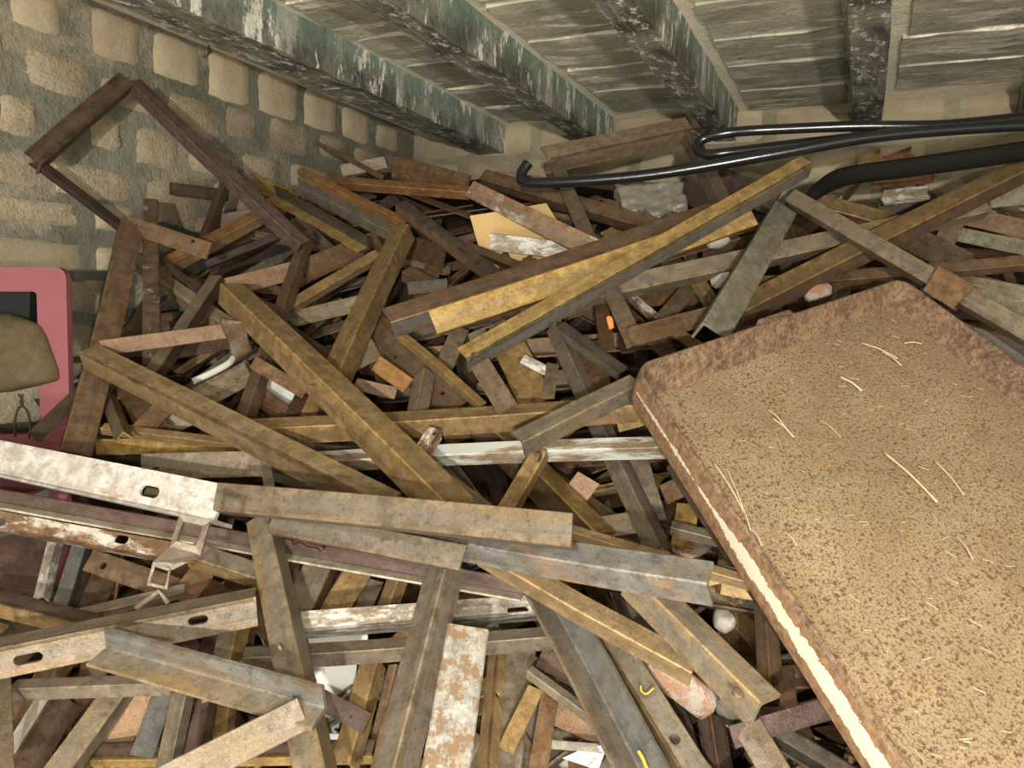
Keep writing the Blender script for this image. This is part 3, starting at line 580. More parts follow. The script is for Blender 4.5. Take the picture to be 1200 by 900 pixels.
 ('flat_bar', 'F', 645, 812, 630, 905, 22, 1, 'brn', 7.9, 'brown bar standing next to the torn printed paper', {}),
 ('angle_iron', 'L', 618, 786, 700, 846, 17, .5, 'gry', 8.8, 'small grey angle iron slanting across the dark gap', {}),
 ('flat_bar', 'F', 640, 872, 720, 878, 10, 1, 'pat', 7.4, 'weathered grey lath above the torn printed paper', {}),
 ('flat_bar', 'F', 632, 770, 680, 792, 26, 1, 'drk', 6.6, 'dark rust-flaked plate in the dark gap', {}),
 ('flat_bar', 'F', 650, 835, 712, 862, 28, 1, 'brn', 6.4, 'dim brown plate behind the torn printed paper', {}),
 # lower right, along the pan
 ('angle_iron', 'L', 786, 540, 1052, 925, 23, .4, 'blk', 11.6, 'blackened angle iron running along under the edge of the pan', dict(b=[(984, 824, 5)])),
 ('tee_frame*tee', 'F', 858, 864, 984, 826, 25, 1, 'pur', 13.2, 'riveted tee of two flat bars in front of the pan', dict(b=[(878, 852, 5)])),
 ('tee_frame*tee', 'F', 876, 850, 924, 930, 35, 1, 'gry', 12.9, '', {}),
 ('angle_iron', 'V', 902, 856, 1016, 925, 32, .6, 'blk', 10.0, 'dark angle iron disappearing under the riveted tee', {}),
 ('angle_iron', 'L', 896, 696, 903, 806, 28, .5, 'red', 9.0, 'rust-red angle iron standing in the gap below the pan edge', {}),
 ('flat_bar', 'F', 921, 780, 924, 826, 19, 1, 'red', 8.7, 'short rust-red tab next to the standing rust-red angle', {}),
 ('flat_bar', 'F', 830, 684, 890, 668, 7, 1, 'yel', 12.3, 'thin yellow lath touching the pan edge', {}),
 ('flat_bar', 'F', 845, 690, 900, 700, 14, 1, 'och', 10.9, 'ochre bar under the thin yellow lath', {}),
 ('flat_bar', 'F', 838, 668, 880, 676, 15, 1, 'pat', 11.9, 'grey chip of plate under the thin ochre strip', {}),
 ('angle_iron', 'L', 786, 618, 900, 648, 18, .5, 'tan', 8.6, 'tan bar end in the gap between pan and thin ochre strip', {}),
 ('flat_bar', 'F', 806, 590, 800, 640, 26, 1, 'yel', 8.0, 'yellowed plate in the gap beside the pan edge', {}),
 ('flat_bar', 'F', 758, 610, 706, 618, 26, 1, 'gry', 7.4, 'grey plate behind the slanting grey-brown angle', {}),
 ('angle_iron', 'L', 832, 836, 846, 925, 34, .5, 'drk', 6.2, 'dark stained angle iron standing below the red brick', {}),
 ('flat_bar', 'F', 778, 580, 820, 560, 24, 1, 'brn', 6.8, 'brown plate in shade under the pan corner', {}),
 ('flat_bar', 'F', 690, 560, 660, 600, 30, 1, 'brn', 7.0, 'brown square plate behind the yellow-edged brown angle', {}),
]
rust('och2', (.27, .185, .09), (.36, .26, .135), (.23, .145, .06), streak=.08, core=.2)
rust('blu2', (.15, .148, .14), (.19, .188, .18), (.165, .145, .115), metal=.35, rough=.45, speck=.2, core=.2)

# ---- pan measures (needed by the solver): rim corners A back, B far corner, D front
PAN_A, PAN_B, PAN_D = at(744, 430, 1.17), at(1057, 327, 1.56), at(1066, 905, .68)
def plane_q(A, B_, D):
    """one over depth as a linear function of the picture, for the plane through three points"""
    n = (B_ - A).cross(D - A); k = n.dot(A - CAM)
    return lambda px, py: n.dot(ray(px, py)) / k
PAN_Q = plane_q(PAN_A, PAN_B, PAN_D)
PAN_PX = [(722, 440), (742, 420), (1057, 325), (1300, 540), (1300, 1000), (1070, 1000), (1020, 895), (870, 680)]
def in_poly(x, y, P):
    r = False
    for i in range(len(P)):
        (x0, y0), (x1, y1) = P[i], P[i - 1]
        if (y0 > y) != (y1 > y) and x < (x1 - x0) * (y - y0) / (y1 - y0) + x0: r = not r
    return r

# ---- solve the depth of each bar end so that crossing bars lie on each other instead of through each other
nb = len(B); Z = np.zeros((nb, 2)); T = np.zeros((nb, 2)); E = np.zeros(nb)
P0 = np.array([[r[2], r[3]] for r in B], float); P1 = np.array([[r[4], r[5]] for r in B], float); WP = np.array([r[6] for r in B], float)
LAY = np.array([r[9] for r in B])
for i, r in enumerate(B):
    for k, p in enumerate((P0[i], P1[i])):
        x, y = min(max(p[0], -60), 1260), min(max(p[1], 60), 930)
        T[i, k] = heap_z(x, y) + (11 - r[9]) * .021
    zm = T[i].mean(); w = WP[i] * zm / FPX; s = r[7]
    if r[1] in 'LV':
        a, b_ = s * w, (1 - s) * w; fl = math.hypot(a, b_); ph = math.atan2(b_, a); E[i] = fl * max(math.sin(ph), min(math.cos(ph), .75))
    else: E[i] = {'F': .006, 'C': .018, 'U': .018, 'S': w}[r[1]]
E += .005
Z[:] = T
def q_at(i, t): return 1 / ((1 - t) / Z[i, 0] + t / Z[i, 1])
CON = []
D = P1 - P0; LN = np.linalg.norm(D, axis=1); DU = D / LN[:, None]; DN = np.stack([DU[:, 1], -DU[:, 0]], 1)
ts = np.linspace(0, 1, 15)
for i in range(nb):
    pts = []
    for t in ts:
        for o in (-.5, 0, .5): pts.append((t, *(P0[i] + D[i] * t + DN[i] * o * WP[i])))
    pts = np.array(pts)
    for j in range(nb):
        if i == j or LAY[i] == LAY[j]: continue
        rel = pts[:, 1:] - P0[j]; tj = (rel @ DU[j]) / LN[j]; oj = np.abs(rel @ DN[j])
        ok = (tj > -.01) & (tj < 1.01) & (oj < WP[j] * .55)
        if not ok.any(): continue
        if '*' in B[i][0] and B[i][0] == B[j][0]: continue
        f, b_ = (i, j) if LAY[i] > LAY[j] else (j, i)
        idx = np.where(ok)[0]; idx = idx[[0, len(idx) // 2, -1]] if len(idx) > 3 else idx
        for k in idx:
            tf, tb = (pts[k, 0], tj[k]) if f == i else (tj[k], pts[k, 0])
            CON.append((f, b_, min(max(tf, 0), 1), min(max(tb, 0), 1)))
JOIN = []
names = {}
for i, r in enumerate(B):
    if '*' in r[0]: names.setdefault(r[0], []).append(i)
for ids in names.values():
    a = ids[0]
    for b_ in ids[1:]:
        best = min(((np.linalg.norm((P0[a] + D[a] * ta) - (P0[b_] + D[b_] * tb)), ta, tb) for ta in (0, 1) for tb in (0, 1)))
        if best[0] < 60: JOIN.append((a, b_, best[1], best[2]))
        else:
            c = ids[1]; best = min(((np.linalg.norm((P0[c] + D[c] * ta) - (P0[b_] + D[b_] * tb)), ta, tb) for ta in (0, 1) for tb in (0, 1))); JOIN.append((c, b_, best[1], best[2]))
WZ = np.array([[wall_z(*p) - .05 for p in (P0[i], P1[i])] for i in range(nb)])
PANC = [(i, t, 1 / PAN_Q(*(P0[i] + D[i] * t)) + .085) for i in range(nb) for t in ts if in_poly(*(P0[i] + D[i] * t), PAN_PX)]
def push(i, t, d):
    g = ((1 - t), t); k = g[0] ** 2 + g[1] ** 2
    Z[i, 0] += d * g[0] / k; Z[i, 1] += d * g[1] / k
MARG = {}
def solve(n_it, pull):
    global Z
    worst = 0
    for it in range(n_it):
        worst = 0
        for f, b_, tf, tb in CON:
            c = q_at(f, tf) + E[f] + MARG.get((f, b_), 0) - q_at(b_, tb)
            if c > 0: push(f, tf, -.35 * c); push(b_, tb, .35 * c); worst = max(worst, c)
        for i, t, zmin in PANC:
            c = zmin - q_at(i, t)
            if c > 0: push(i, t, .6 * c)
        for a, b_, ta, tb in JOIN:
            c = q_at(a, ta) + .004 - q_at(b_, tb); push(a, ta, -.5 * c); push(b_, tb, .5 * c)
        if it < n_it * pull: Z += (T - Z) * .006
        Z = np.minimum(Z, WZ); Z = np.maximum(Z, .45)
    return worst
print('solver: constraints', len(CON), 'worst', round(solve(140, .7), 4), 'max shift', round(float(np.abs(Z - T).max()), 3))

# ---- bar meshes, in a local frame: X along the bar, Y across it, Z towards the viewer
def section(prof, w, s, th):
    """closed outlines (one per plate) of the cross-section in (y, z), and the material slot of each side"""
    if prof in 'LV':
        a, b_ = s * w, (1 - s) * w; fl = math.hypot(a, b_); ph = math.atan2(b_, a); sg = -1 if prof == 'L' else 1
        n0 = w / 2 - a; dA = Vector((math.cos(ph), sg * math.sin(ph))); dB = Vector((-math.sin(ph), sg * math.cos(ph)))
        if s > .8: fb = fl * .75
        else: fb = fl
        H = Vector((n0, 0 if prof == 'L' else -max(fl * math.sin(ph), fb * math.cos(ph))))
        r = th * .35
        P = [H + dB * r, H + dA * r, H + dA * (fl - r * .6), H + dA * fl + dB * r * .6, H + dA * (fl - r * .3) + dB * th, H + dA * (th + r) + dB * th, H + dA * th + dB * (th + r), H + dB * (fb - r * .3) + dA * th, H + dB * fb + dA * r * .6, H + dB * (fb - r * .6)]
        return P, [0, 0, 0, 0, 0, 0, 1, 1, 1, 1], H, dA, dB, fl
    h = w / 2
    if prof == 'F':
        r = th * .25
        P = [Vector(p) for p in ((-h + r, 0), (h - r, 0), (h, -r), (h, -th), (-h, -th), (-h, -r))]
    elif prof == 'C':
        l = w * .32; P = [Vector(p) for p in ((-h + th * .4, 0), (h - th * .4, 0), (h, -th * .4), (h, -l), (h - th, -l), (h - th, -th), (-h + th, -th), (-h + th, -l), (-h, -l), (-h, -th * .4))]
    elif prof == 'U':
        l = w * .35; P = [Vector(p) for p in ((-h, 0), (-h + th, 0), (-h + th, -l + th), (h - th, -l + th), (h - th, 0), (h, 0), (h, -l), (-h, -l))]
    else:
        r = th * .7; P = [Vector(p) for p in ((-h + r, 0), (h - r, 0), (h, -r), (h, -w + r), (h - r, -w), (-h + r, -w), (-h, -w + r), (-h, -r))]
    return P, [0] * len(P), Vector((0, 0)), Vector((1, 0)), Vector((0, -1)), w
def bar_mesh(L, prof, w, s, th, holes, rnd):
    P, side, H, dA, dB, fl = section(prof, w, s, th)
    k0, k1 = rnd.uniform(-.14, .14), rnd.uniform(-.14, .14)
    vs, fs, mi, vc = [], [], [], []
    n = len(P); segs = max(1, int(L / .12)); bow = rnd.uniform(-1, 1) * .004 * min(L / .6, 1); bow2 = rnd.uniform(-1, 1) * .003 * min(L / .6, 1)
    for q in range(segs + 1):
        t = q / segs
        for p in P:
            x = t * L + (k0 * (1 - t) + k1 * t) * p.x
            vs.append((x, p.x + bow * math.sin(t * math.pi), p.y - abs(bow2) * math.sin(t * math.pi))); vc.append(min((p - H).length / fl, 1) if prof in 'LV' else .08 + .84 * abs(p.x) / (w / 2))
    plate = bool(holes)
    for q in range(segs):
        for i in range(n):
            if plate and prof in 'LV' and side[i] == 0 and i not in (0,) and i < 6: continue
            fs.append((q * n + i, q * n + (i + 1) % n, (q + 1) * n + (i + 1) % n, (q + 1) * n + i)); mi.append(side[i])
    if plate and prof == 'F': vs, fs, mi, vc = [], [], [], []
    elif plate:                       # with holes: flange B as a plain plate, flange A below
        vs, fs, mi, vc = [], [], [], []
        c = [H, H + dB * fl * (.75 if s > .8 else 1), H + dB * fl * (.75 if s > .8 else 1) + dA * th, H + dA * th]
        for t in (0, 1):
            for p in c: vs.append((t * L, p.x, p.y)); vc.append(min((p - H).length / fl, 1))
        for i in range(4): fs.append((i, (i + 1) % 4, 4 + (i + 1) % 4, 4 + i)); mi.append(1)
        fs += [(3, 2, 1, 0), (4, 5, 6, 7)]; mi += [1, 1]
    else:
        fs.append(tuple(range(n))[::-1]); fs.append(tuple(segs * n + i for i in range(n))); mi += [0, 0]
    if plate:
        bm = bmesh.new(); es = []
        o0 = 0.0 if prof in 'LV' else -w / 2
        def loop(pts):
            vv = [bm.verts.new((p[0], p[1], 0)) for p in pts]
            return [bm.edges.new((vv[i], vv[(i + 1) % len(vv)])) for i in range(len(vv))]
        es += loop([(0 + k0 * w * .5, 0), (L, 0), (L + k1 * w * .5, fl), (0, fl)])
        for (hx, hy, hl, hw) in holes:
            hw = min(hw, fl * .7); hl = max(hl, hw); c = max(hl / 2 - hw / 2, 0); pts = []
            hy = min(max(hy, hw / 2 + .002), fl - hw / 2 - .002); hx = min(max(hx, hl / 2 + .004), L - hl / 2 - .004)
            for q in range(14):
                an = 2 * math.pi * q / 14; sx = c if math.cos(an) > 0 else -c
                pts.append((hx + sx + hw / 2 * math.cos(an), hy + hw / 2 * math.sin(an)))
            es += loop(pts)
        bmesh.ops.triangle_fill(bm, use_beauty=True, edges=es)
        g = bmesh.ops.extrude_face_region(bm, geom=list(bm.faces))
        for v in g['geom']:
            if isinstance(v, bmesh.types.BMVert): v.co.z = th
        bm.verts.index_update(); base = len(vs)
        for v in bm.verts:
            p = H + dA * (v.co.y + o0) + dB * v.co.z
            vs.append((v.co.x, p.x, p.y)); vc.append(v.co.y / fl if prof in 'LV' else .08 + .84 * abs(v.co.y + o0) / (w / 2))
        for f in bm.faces: fs.append(tuple(base + v.index for v in f.verts)); mi.append(0)
        bm.free()
    me = mesh('bar', vs, fs, False, mi); ul = me.uv_layers.new(name='UVMap')
    for lp in me.loops: ul.data[lp.index].uv = (vs[lp.vertex_index][0], vc[lp.vertex_index])
    return me
def bolt_mesh(r):
    vs, fs = [], []; prof = [(1.0, -.25), (1.0, .22), (.86, .36), (.4, .44)]
    for rr, z in prof:
        for k in range(12): a = 2 * math.pi * k / 12; vs.append((rr * r * math.cos(a), rr * r * math.sin(a), z * r))
    for q in range(len(prof) - 1):
        for k in range(12): fs.append((q * 12 + k, q * 12 + (k + 1) % 12, (q + 1) * 12 + (k + 1) % 12, (q + 1) * 12 + k))
    fs.append(tuple(36 + k for k in range(12))); return mesh('bolt', vs, fs)
def bar_frame(a, b_):
    X = (b_ - a).normalized(); m = (a + b_) / 2; t = CAM - m; t = (t - X * t.dot(X)).normalized(); n = t.cross(X)
    return Matrix(((X.x, n.x, t.x, a.x), (X.y, n.y, t.y, a.y), (X.z, n.z, t.z, a.z), (0, 0, 0, 1)))
from mathutils.bvhtree import BVHTree
def bar_tree(i):
    name, prof, x0, y0, x1, y1, W, s_, mat, lay, label, ex = B[i]
    a, b_ = at(x0, y0, Z[i, 0]), at(x1, y1, Z[i, 1]); mw = bar_frame(a, b_); w = W * (Z[i, 0] + Z[i, 1]) / 2 / FPX
    me = bar_mesh((b_ - a).length, prof, w, s_, min(max(w * .11, .0028), .0055), [], random.Random(i * 13 + 5))
    v = [mw @ q.co for q in me.vertices]; f = [tuple(p.vertices) for p in me.polygons]; bpy.data.meshes.remove(me)
    A = np.array([tuple(q) for q in v]); return A.min(0), A.max(0), BVHTree.FromPolygons(v, f)
for rnd_ in range(5):
    TR = [bar_tree(i) for i in range(nb)]; bad = []
    lo_ = np.array([t[0] for t in TR]); hi_ = np.array([t[1] for t in TR])
    for i in range(nb):
        for j in np.where(((lo_ <= hi_[i]) & (hi_ >= lo_[i])).all(1))[0]:
            if j <= i or (B[i][0] == B[j][0] and '*' in B[i][0]): continue
            if TR[i][2].overlap(TR[j][2]): bad.append((i, int(j)))
    print('round', rnd_, 'bars crossing:', len(bad))
    if rnd_ == 4 or not bad: break
    have = {(f, b_) for f, b_, _, _ in CON}
    for i, j in bad:
        for p in ((i, j), (j, i)):
            if p in have: MARG[p] = MARG.get(p, 0) + .010
        if (i, j) not in have and (j, i) not in have:      # meet only in depth: part them at the nearest ends
            f, b_ = (i, j) if LAY[i] >= LAY[j] else (j, i)
            mid = (P0[f] + P1[f]) / 2; best = min(((np.linalg.norm((P0[f] + D[f] * ta) - (P0[b_] + D[b_] * tb)), ta, tb) for ta in np.linspace(0, 1, 11) for tb in np.linspace(0, 1, 11)))
            CON.append((f, b_, best[1], best[2]))
    solve(60, 0)
CATS = {'angle_iron': 'angle iron', 'flat_bar': 'flat bar', 'steel_channel': 'channel', 'square_tube': 'tube', 'frame_profile': 'profile', 'corner_frame': 'frame', 'angle_framework': 'frame', 'u_frame': 'frame', 'tee_frame': 'frame'}
ROOTS = {}
for i, (name, prof, x0, y0, x1, y1, W, s, mat, lay, label, ex) in enumerate(B):
    a, b_ = at(x0, y0, Z[i, 0]), at(x1, y1, Z[i, 1]); mw = bar_frame(a, b_); inv = mw.inverted()
    w = W * (Z[i, 0] + Z[i, 1]) / 2 / FPX; L = (b_ - a).length; rnd = random.Random(i * 13 + 5)
    th = min(max(w * .11, .0028), .0055)
    P, side, H, dA, dB, fl = section(prof, w, s, th)
    def local(px, py):               # picture point to a point on the visible face: (x, distance along flange A)
        d = inv.to_3x3() @ ray(px, py); o = inv @ CAM
        nrm = Vector((0, -dA.y, dA.x)) if prof in 'LV' else Vector((0, 0, 1))
        h3 = Vector((0, H.x, H.y)); k = nrm.dot(h3 - o) / nrm.dot(d); p = o + d * k
        return p, (Vector((p.y, p.z)) - H).dot(dA)
    holes = []
    for (hx, hy, hl, hw) in ex.get('h', []):
        p, al = local(hx, hy); zz = (Z[i, 0] + Z[i, 1]) / 2
        holes.append((p.x, al + (w / 2 if prof == 'F' else 0), hl * zz / FPX, hw * zz / FPX))
    mats = [ex.get('m1', mat), ex.get('m2', mat)]
    if prof in 'LV' and s < .5 and holes:        # slots sit on the wider face: mirror the bar so that it becomes flange A
        mw = mw @ Matrix.Diagonal((1, 1, 1, 1)); mw = bar_frame(b_, a); inv = mw.inverted(); s = 1 - s
        P, side, H, dA, dB, fl = section(prof, w, s, th); holes = []
        for (hx, hy, hl, hw) in ex['h']:
            p, al = local(hx, hy); zz = (Z[i, 0] + Z[i, 1]) / 2; holes.append((p.x, al, hl * zz / FPX, hw * zz / FPX))
        mats = mats[::-1]
    me = bar_mesh(L, prof, w, s, th, holes, rnd)
    base, _, key = name.partition('*'); parent = None
    if key:
        if key not in ROOTS: ROOTS[key] = prop(empty(base, a), label, CATS[base])
        parent = ROOTS[key]
    o = link('bar' if key else base, me, mats, parent, mw)
    if not key: prop(o, label, CATS[base])
    for (hx, hy, r) in ex.get('b', []):
        p, al = local(hx, hy); zz = (Z[i, 0] + Z[i, 1]) / 2
        nz = Vector((0, -dA.y, dA.x)) if prof in 'LV' else Vector((0, 0, 1))
        if nz.z < 0: nz = -nz
        rot = nz.to_track_quat('Z', 'Y').to_matrix().to_4x4()
        bo = link('bolt', bolt_mesh(r * zz / FPX), 'brn', o, mw @ Matrix.Translation(p) @ rot)
# sleeve clamped round the long arm of the peaked frame
i = [k for k, r in enumerate(B) if r[0] == 'corner_frame*apex'][0]
def along(i, px):
    t = (px - P0[i, 0]) / D[i, 0]; return at(*(P0[i] + D[i] * t), q_at(i, t))
a, b_ = along(i, 1092), along(i, 1130); mw = bar_frame(a, b_) @ Matrix.Translation((0, 0, .005))
link('sleeve', bar_mesh((b_ - a).length, 'C', .056, 1, .004, [], random.Random(1)), 'red', ROOTS['apex'], mw)

# the pan's own frame, and tests that keep loose filling behind the bars and out of the pan
PX = (PAN_B - PAN_A).normalized(); PW = (PAN_B - PAN_A).length; t = PAN_D - PAN_A
PY = (t - PX * t.dot(PX)).normalized(); PN = PX.cross(PY)
if PN.dot(CAM - PAN_A) < 0: PN = -PN
PD = t.dot(PY) + .30; shear = t.dot(PX) / t.dot(PY)
PM = Matrix(((PX.x, PY.x, PN.x, PAN_A.x), (PX.y, PY.y, PN.y, PAN_A.y), (PX.z, PY.z, PN.z, PAN_A.z), (0, 0, 0, 1)))
PMI = PM.inverted()
def pixel(p):
    v = p - CAM; z = v.dot(FWD); return 600 + FPX * v.dot(RGT) / z, 450 - FPX * v.dot(UPV) / z, z
def clear_depth(pts):
    """how far to move these points away from the viewer so that they lie behind every traced bar that covers them"""
    need = 0.0
    for p in pts:
        x, y, z = pixel(p)
        rel = np.array([x, y]) - P0; tj = (rel * DU).sum(1) / LN; oj = np.abs((rel * DN).sum(1))
        ok = (tj > -.02) & (tj < 1.02) & (oj < WP * .6 + 4)
        if ok.any():
            zb = 1 / ((1 - tj[ok]) / Z[ok, 0] + tj[ok] / Z[ok, 1]) + E[ok] + .03
            need = max(need, float(zb.max()) - z)
        q = PMI @ p
        if -.06 < q.x - shear * q.y < PW + .06 and -.06 < q.y < PD + .3 and q.z > -.13: return 9.0
    return need

REG = list(TR)
def touches(vw, faces):
    A = np.array([tuple(q) for q in vw]); lo, hi = A.min(0), A.max(0); t = None
    L_ = np.array([r[0] for r in REG]); H_ = np.array([r[1] for r in REG])
    for j in np.where(((L_ <= hi) & (H_ >= lo)).all(1))[0]:
        t = t or BVHTree.FromPolygons(vw, faces)
        if t.overlap(REG[j][2]): return None
    return lo, hi, t or BVHTree.FromPolygons(vw, faces)
# ------------------------------------------------------------------ deeper layers of the heap, seen through the gaps
fill = ['brn', 'drk', 'brn', 'red', 'brn', 'gry', 'pur', 'och', 'drk', 'tan']
rnd = random.Random(21)
def heap_point(px, py, extra): return at(px, py, min(heap_z(px, py) + extra, wall_z(px, py) - .04))
def fill_frame(px, py, extra, L):
    c = heap_point(px, py, extra); u = HU.cross(Vector((rnd.uniform(-1, 1), rnd.uniform(-1, 1), rnd.uniform(-1, 1)))).normalized()
    X = (u + HU * rnd.uniform(-.18, .18)).normalized(); n = HU.cross(X).normalized(); r = rnd.uniform(-.7, .7)
    n = (n * math.cos(r) - HU * math.sin(r)).normalized(); t = X.cross(n)
    a = c - X * L / 2
    for e in (a, c + X * L / 2):
        if e.x < XL + .03 or e.y > YB - .03 or e.z > ZC - .16: return None
    if any(-1.76 < q.x < -1.22 and .53 < q.y < 1.08 and .6 < q.z < 1.52 for q in [a + X * L * k / 8 for k in range(9)]): return None
    need = clear_depth([a + X * L * k / 8 for k in range(9)])
    if need > .22: return None
    a = a + (a - CAM).normalized() * need
    return Matrix(((X.x, n.x, t.x, a.x), (X.y, n.y, t.y, a.y), (X.z, n.z, t.z, a.z), (0, 0, 0, 1)))
def skyline(px):
    return np.interp(px, [0, 90, 180, 300, 370, 470, 600, 640, 800, 950, 1200], [560, 470, 330, 250, 215, 215, 225, 225, 235, 225, 230])
protos = []
for k in range(14):
    w = rnd.uniform(.024, .042); prof = 'L' if k % 4 else 'F'; L = rnd.uniform(.2, .62)
    protos.append((prof, L, bar_mesh(L, prof, w * 1.3, .5, .004, [], rnd)))
TONE = dict(brn='brown', drk='dark brown', gry='greyish', red='rust-red', och='ochre', pur='purplish', tan='tan')
ANCH = [(400, 240, 'under the parallel bundle'), (250, 300, 'behind the tall leaning frame'), (560, 240, 'near the yellow cardboard'), (760, 240, 'around the crumpled plastic'), (1050, 240, 'under the black belt'),
        (880, 300, 'under the peaked frame'), (1100, 320, 'beyond the far corner of the pan'), (200, 420, 'by the white pipe'), (330, 440, 'round the pale rag'), (460, 400, 'at the foot of the steep angle'), (640, 430, 'beside the yellow angle foot'),
        (200, 490, 'under the straw-coloured angle'), (560, 540, 'behind the whitewashed angle'), (750, 590, 'below the pan corner'), (80, 680, 'below the blotched white angle'), (100, 850, 'beside the shiny-edged angle'), (300, 850, 'below the welded corner'),
        (420, 690, 'above the speckled galvanised angle'), (430, 820, 'next to the white board'), (640, 820, 'above the torn printed paper'), (800, 860, 'under the broken red brick'), (900, 760, 'under the edge of the pan'), (740, 380, 'by the orange chip'), (260, 660, 'beneath the zigzag bracket')]
n = tries = 0
while n < 185:
    px, py = rnd.uniform(0, 1200), rnd.uniform(180, 900)
    if py < skyline(px) + 18 or in_poly(px, py, [(790, 470), (1040, 380), (1200, 480), (1200, 900), (1060, 900)]): continue
    prof, L, me = protos[rnd.randrange(14)]; mw = fill_frame(px, py, rnd.uniform(.14, .27), L)
    if mw is None: continue
    hit = touches([mw @ v.co for v in me.vertices], [tuple(p.vertices) for p in me.polygons]); tries += 1
    if hit is None and tries < 5000: continue
    if hit: REG.append(hit)
    o = bpy.data.objects.new('scrap_offcut', me); COL.objects.link(o); o.matrix_world = mw
    if not me.materials: me.materials.append(M['brn'])
    o.material_slots[0].link = 'OBJECT'; o.material_slots[0].material = M[fill[n % len(fill)]]
    near = min(ANCH, key=lambda q: (q[0] - px) ** 2 + (q[1] - py) ** 2)[2]
    prop(o, f"{TONE[fill[n % len(fill)]]} {'angle' if prof == 'L' else 'flat'} offcut deep in the gaps {near}", 'offcut', 'offcuts deep in the heap'); n += 1
vs, fs, mi, uvs = [], [], [], []
def pour(count, lo, hi, px_fn):
    k = tr_ = 0
    while k < count:
        px, py = px_fn(); prof, L, me = protos[rnd.randrange(14)]; mw = fill_frame(px, py, rnd.uniform(lo, hi), L)
        if mw is None: continue
        if (mw.translation - CAM).length < .75: continue
        tr_ += 1
        if tr_ < count * 6 and touches([mw @ v.co for v in me.vertices], [tuple(p.vertices) for p in me.polygons]) is None: continue
        base = len(vs); m_ = rnd.randrange(5); vs.extend(tuple(mw @ v.co) for v in me.vertices)
        for p in me.polygons: fs.append(tuple(base + q for q in p.vertices)); mi.append(m_); uvs.extend(c for li in p.loop_indices for c in me.uv_layers[0].data[li].uv)
        k += 1
def inframe():
    while True:
        px, py = rnd.uniform(-150, 1300), rnd.uniform(200, 1000)
        if py > skyline(min(max(px, 0), 1200)) + 12: return px, py
pour(420, .20, .42, inframe)
me = bpy.data.meshes.new('scrap_underlayer'); me.from_pydata(vs, [], fs); me.polygons.foreach_set('material_index', mi); me.uv_layers.new(name='UVMap').data.foreach_set('uv', uvs)
prop(link('scrap_underlayer', me, ['brn', 'drk', 'brn', 'red', 'drk']), 'tangle of small rusty scrap filling the bottom of the heap', 'scrap', kind='stuff')
# outside the picture the heap goes on
vs, fs, mi, uvs = [], [], [], []
def beside():
    s_ = rnd.random()
    return (rnd.uniform(1230, 1900), rnd.uniform(330, 1100)) if s_ < .55 else (rnd.uniform(0, 1200), rnd.uniform(960, 1150)) if s_ < .8 else (rnd.uniform(-400, -60), rnd.uniform(620, 1000))
pour(420, .04, .25, beside)
me = bpy.data.meshes.new('scrap_margin'); me.from_pydata(vs, [], fs); me.polygons.foreach_set('material_index', mi); me.uv_layers.new(name='UVMap').data.foreach_set('uv', uvs)
prop(link('scrap_margin', me, ['brn', 'och', 'tan', 'red', 'gry']), 'loose rusty scrap spreading out round the edges of the heap', 'scrap', kind='stuff')
# packed rust and dirt at the core of the heap
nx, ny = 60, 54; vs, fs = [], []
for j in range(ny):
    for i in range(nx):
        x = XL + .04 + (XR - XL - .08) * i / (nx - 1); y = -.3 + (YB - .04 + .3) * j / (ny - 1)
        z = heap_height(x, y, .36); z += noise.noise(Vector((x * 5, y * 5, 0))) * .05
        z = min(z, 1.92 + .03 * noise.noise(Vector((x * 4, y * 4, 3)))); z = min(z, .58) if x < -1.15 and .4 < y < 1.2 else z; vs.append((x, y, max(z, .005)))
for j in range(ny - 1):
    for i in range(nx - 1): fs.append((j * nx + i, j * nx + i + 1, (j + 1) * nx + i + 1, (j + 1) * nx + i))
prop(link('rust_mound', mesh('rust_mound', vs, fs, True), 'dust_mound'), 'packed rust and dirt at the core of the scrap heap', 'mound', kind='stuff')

# ------------------------------------------------------------------ the rusty pan
pan = empty('rusty_pan', PAN_A); prop(pan, 'large shallow rusted steel pan with speckled inside, lying tilted on the heap', 'pan')
def ring(inset, z, r, n=6):
    """rounded rectangle (skewed like the pan), corner radius r"""
    out = []
    for cx, cy, a0 in ((inset + r, inset + r, 180), (PW - inset - r, inset + r, 270), (PW - inset - r, PD - inset - r, 0), (inset + r, PD - inset - r, 90)):
        for k in range(n + 1):
            a = math.radians(a0 + 90 * k / n); x = cx + r * math.cos(a); y = cy + r * math.sin(a); out.append(Vector((x + shear * y, y, z)))
    return out
DEP = .047
def strips(name, rings, mat, mi=None, uv=False, closed_base=False):
    n = len(rings[0]); vs = [v for r in rings for v in r]; fs = []
    for q in range(len(rings) - 1):
        for k in range(n): fs.append((q * n + k, q * n + (k + 1) % n, (q + 1) * n + (k + 1) % n, (q + 1) * n + k))
    me = mesh(name, vs, fs, True)
    if uv:
        ul = me.uv_layers.new(name='UVMap')
        for p in me.polygons:
            for li in p.loop_indices:
                vi = me.loops[li].vertex_index; ul.data[li].uv = ((vi % n) / n, (vi // n) / (len(rings) - 1))
    return link(name, me, mat, pan, PM)
strips('inner_wall', [ring(.004, .0, .03), ring(.008, -.012, .03), ring(.020, -DEP + .006, .026), ring(.026, -DEP, .024)], 'pan_wall')
strips('rim', [ring(.004, .0, .03), ring(.002, .0025, .031), ring(-.001, .0022, .032), ring(-.003, -.004, .033)], 'pan_wall')
strips('outer_wall', [ring(-.003, -.004, .033), ring(-.005, -.020, .034), ring(-.006, -.036, .034), ring(-.004, -DEP - .004, .034)], 'pan_paint', uv=True)
nb_ = 28; vs, fs = [], []
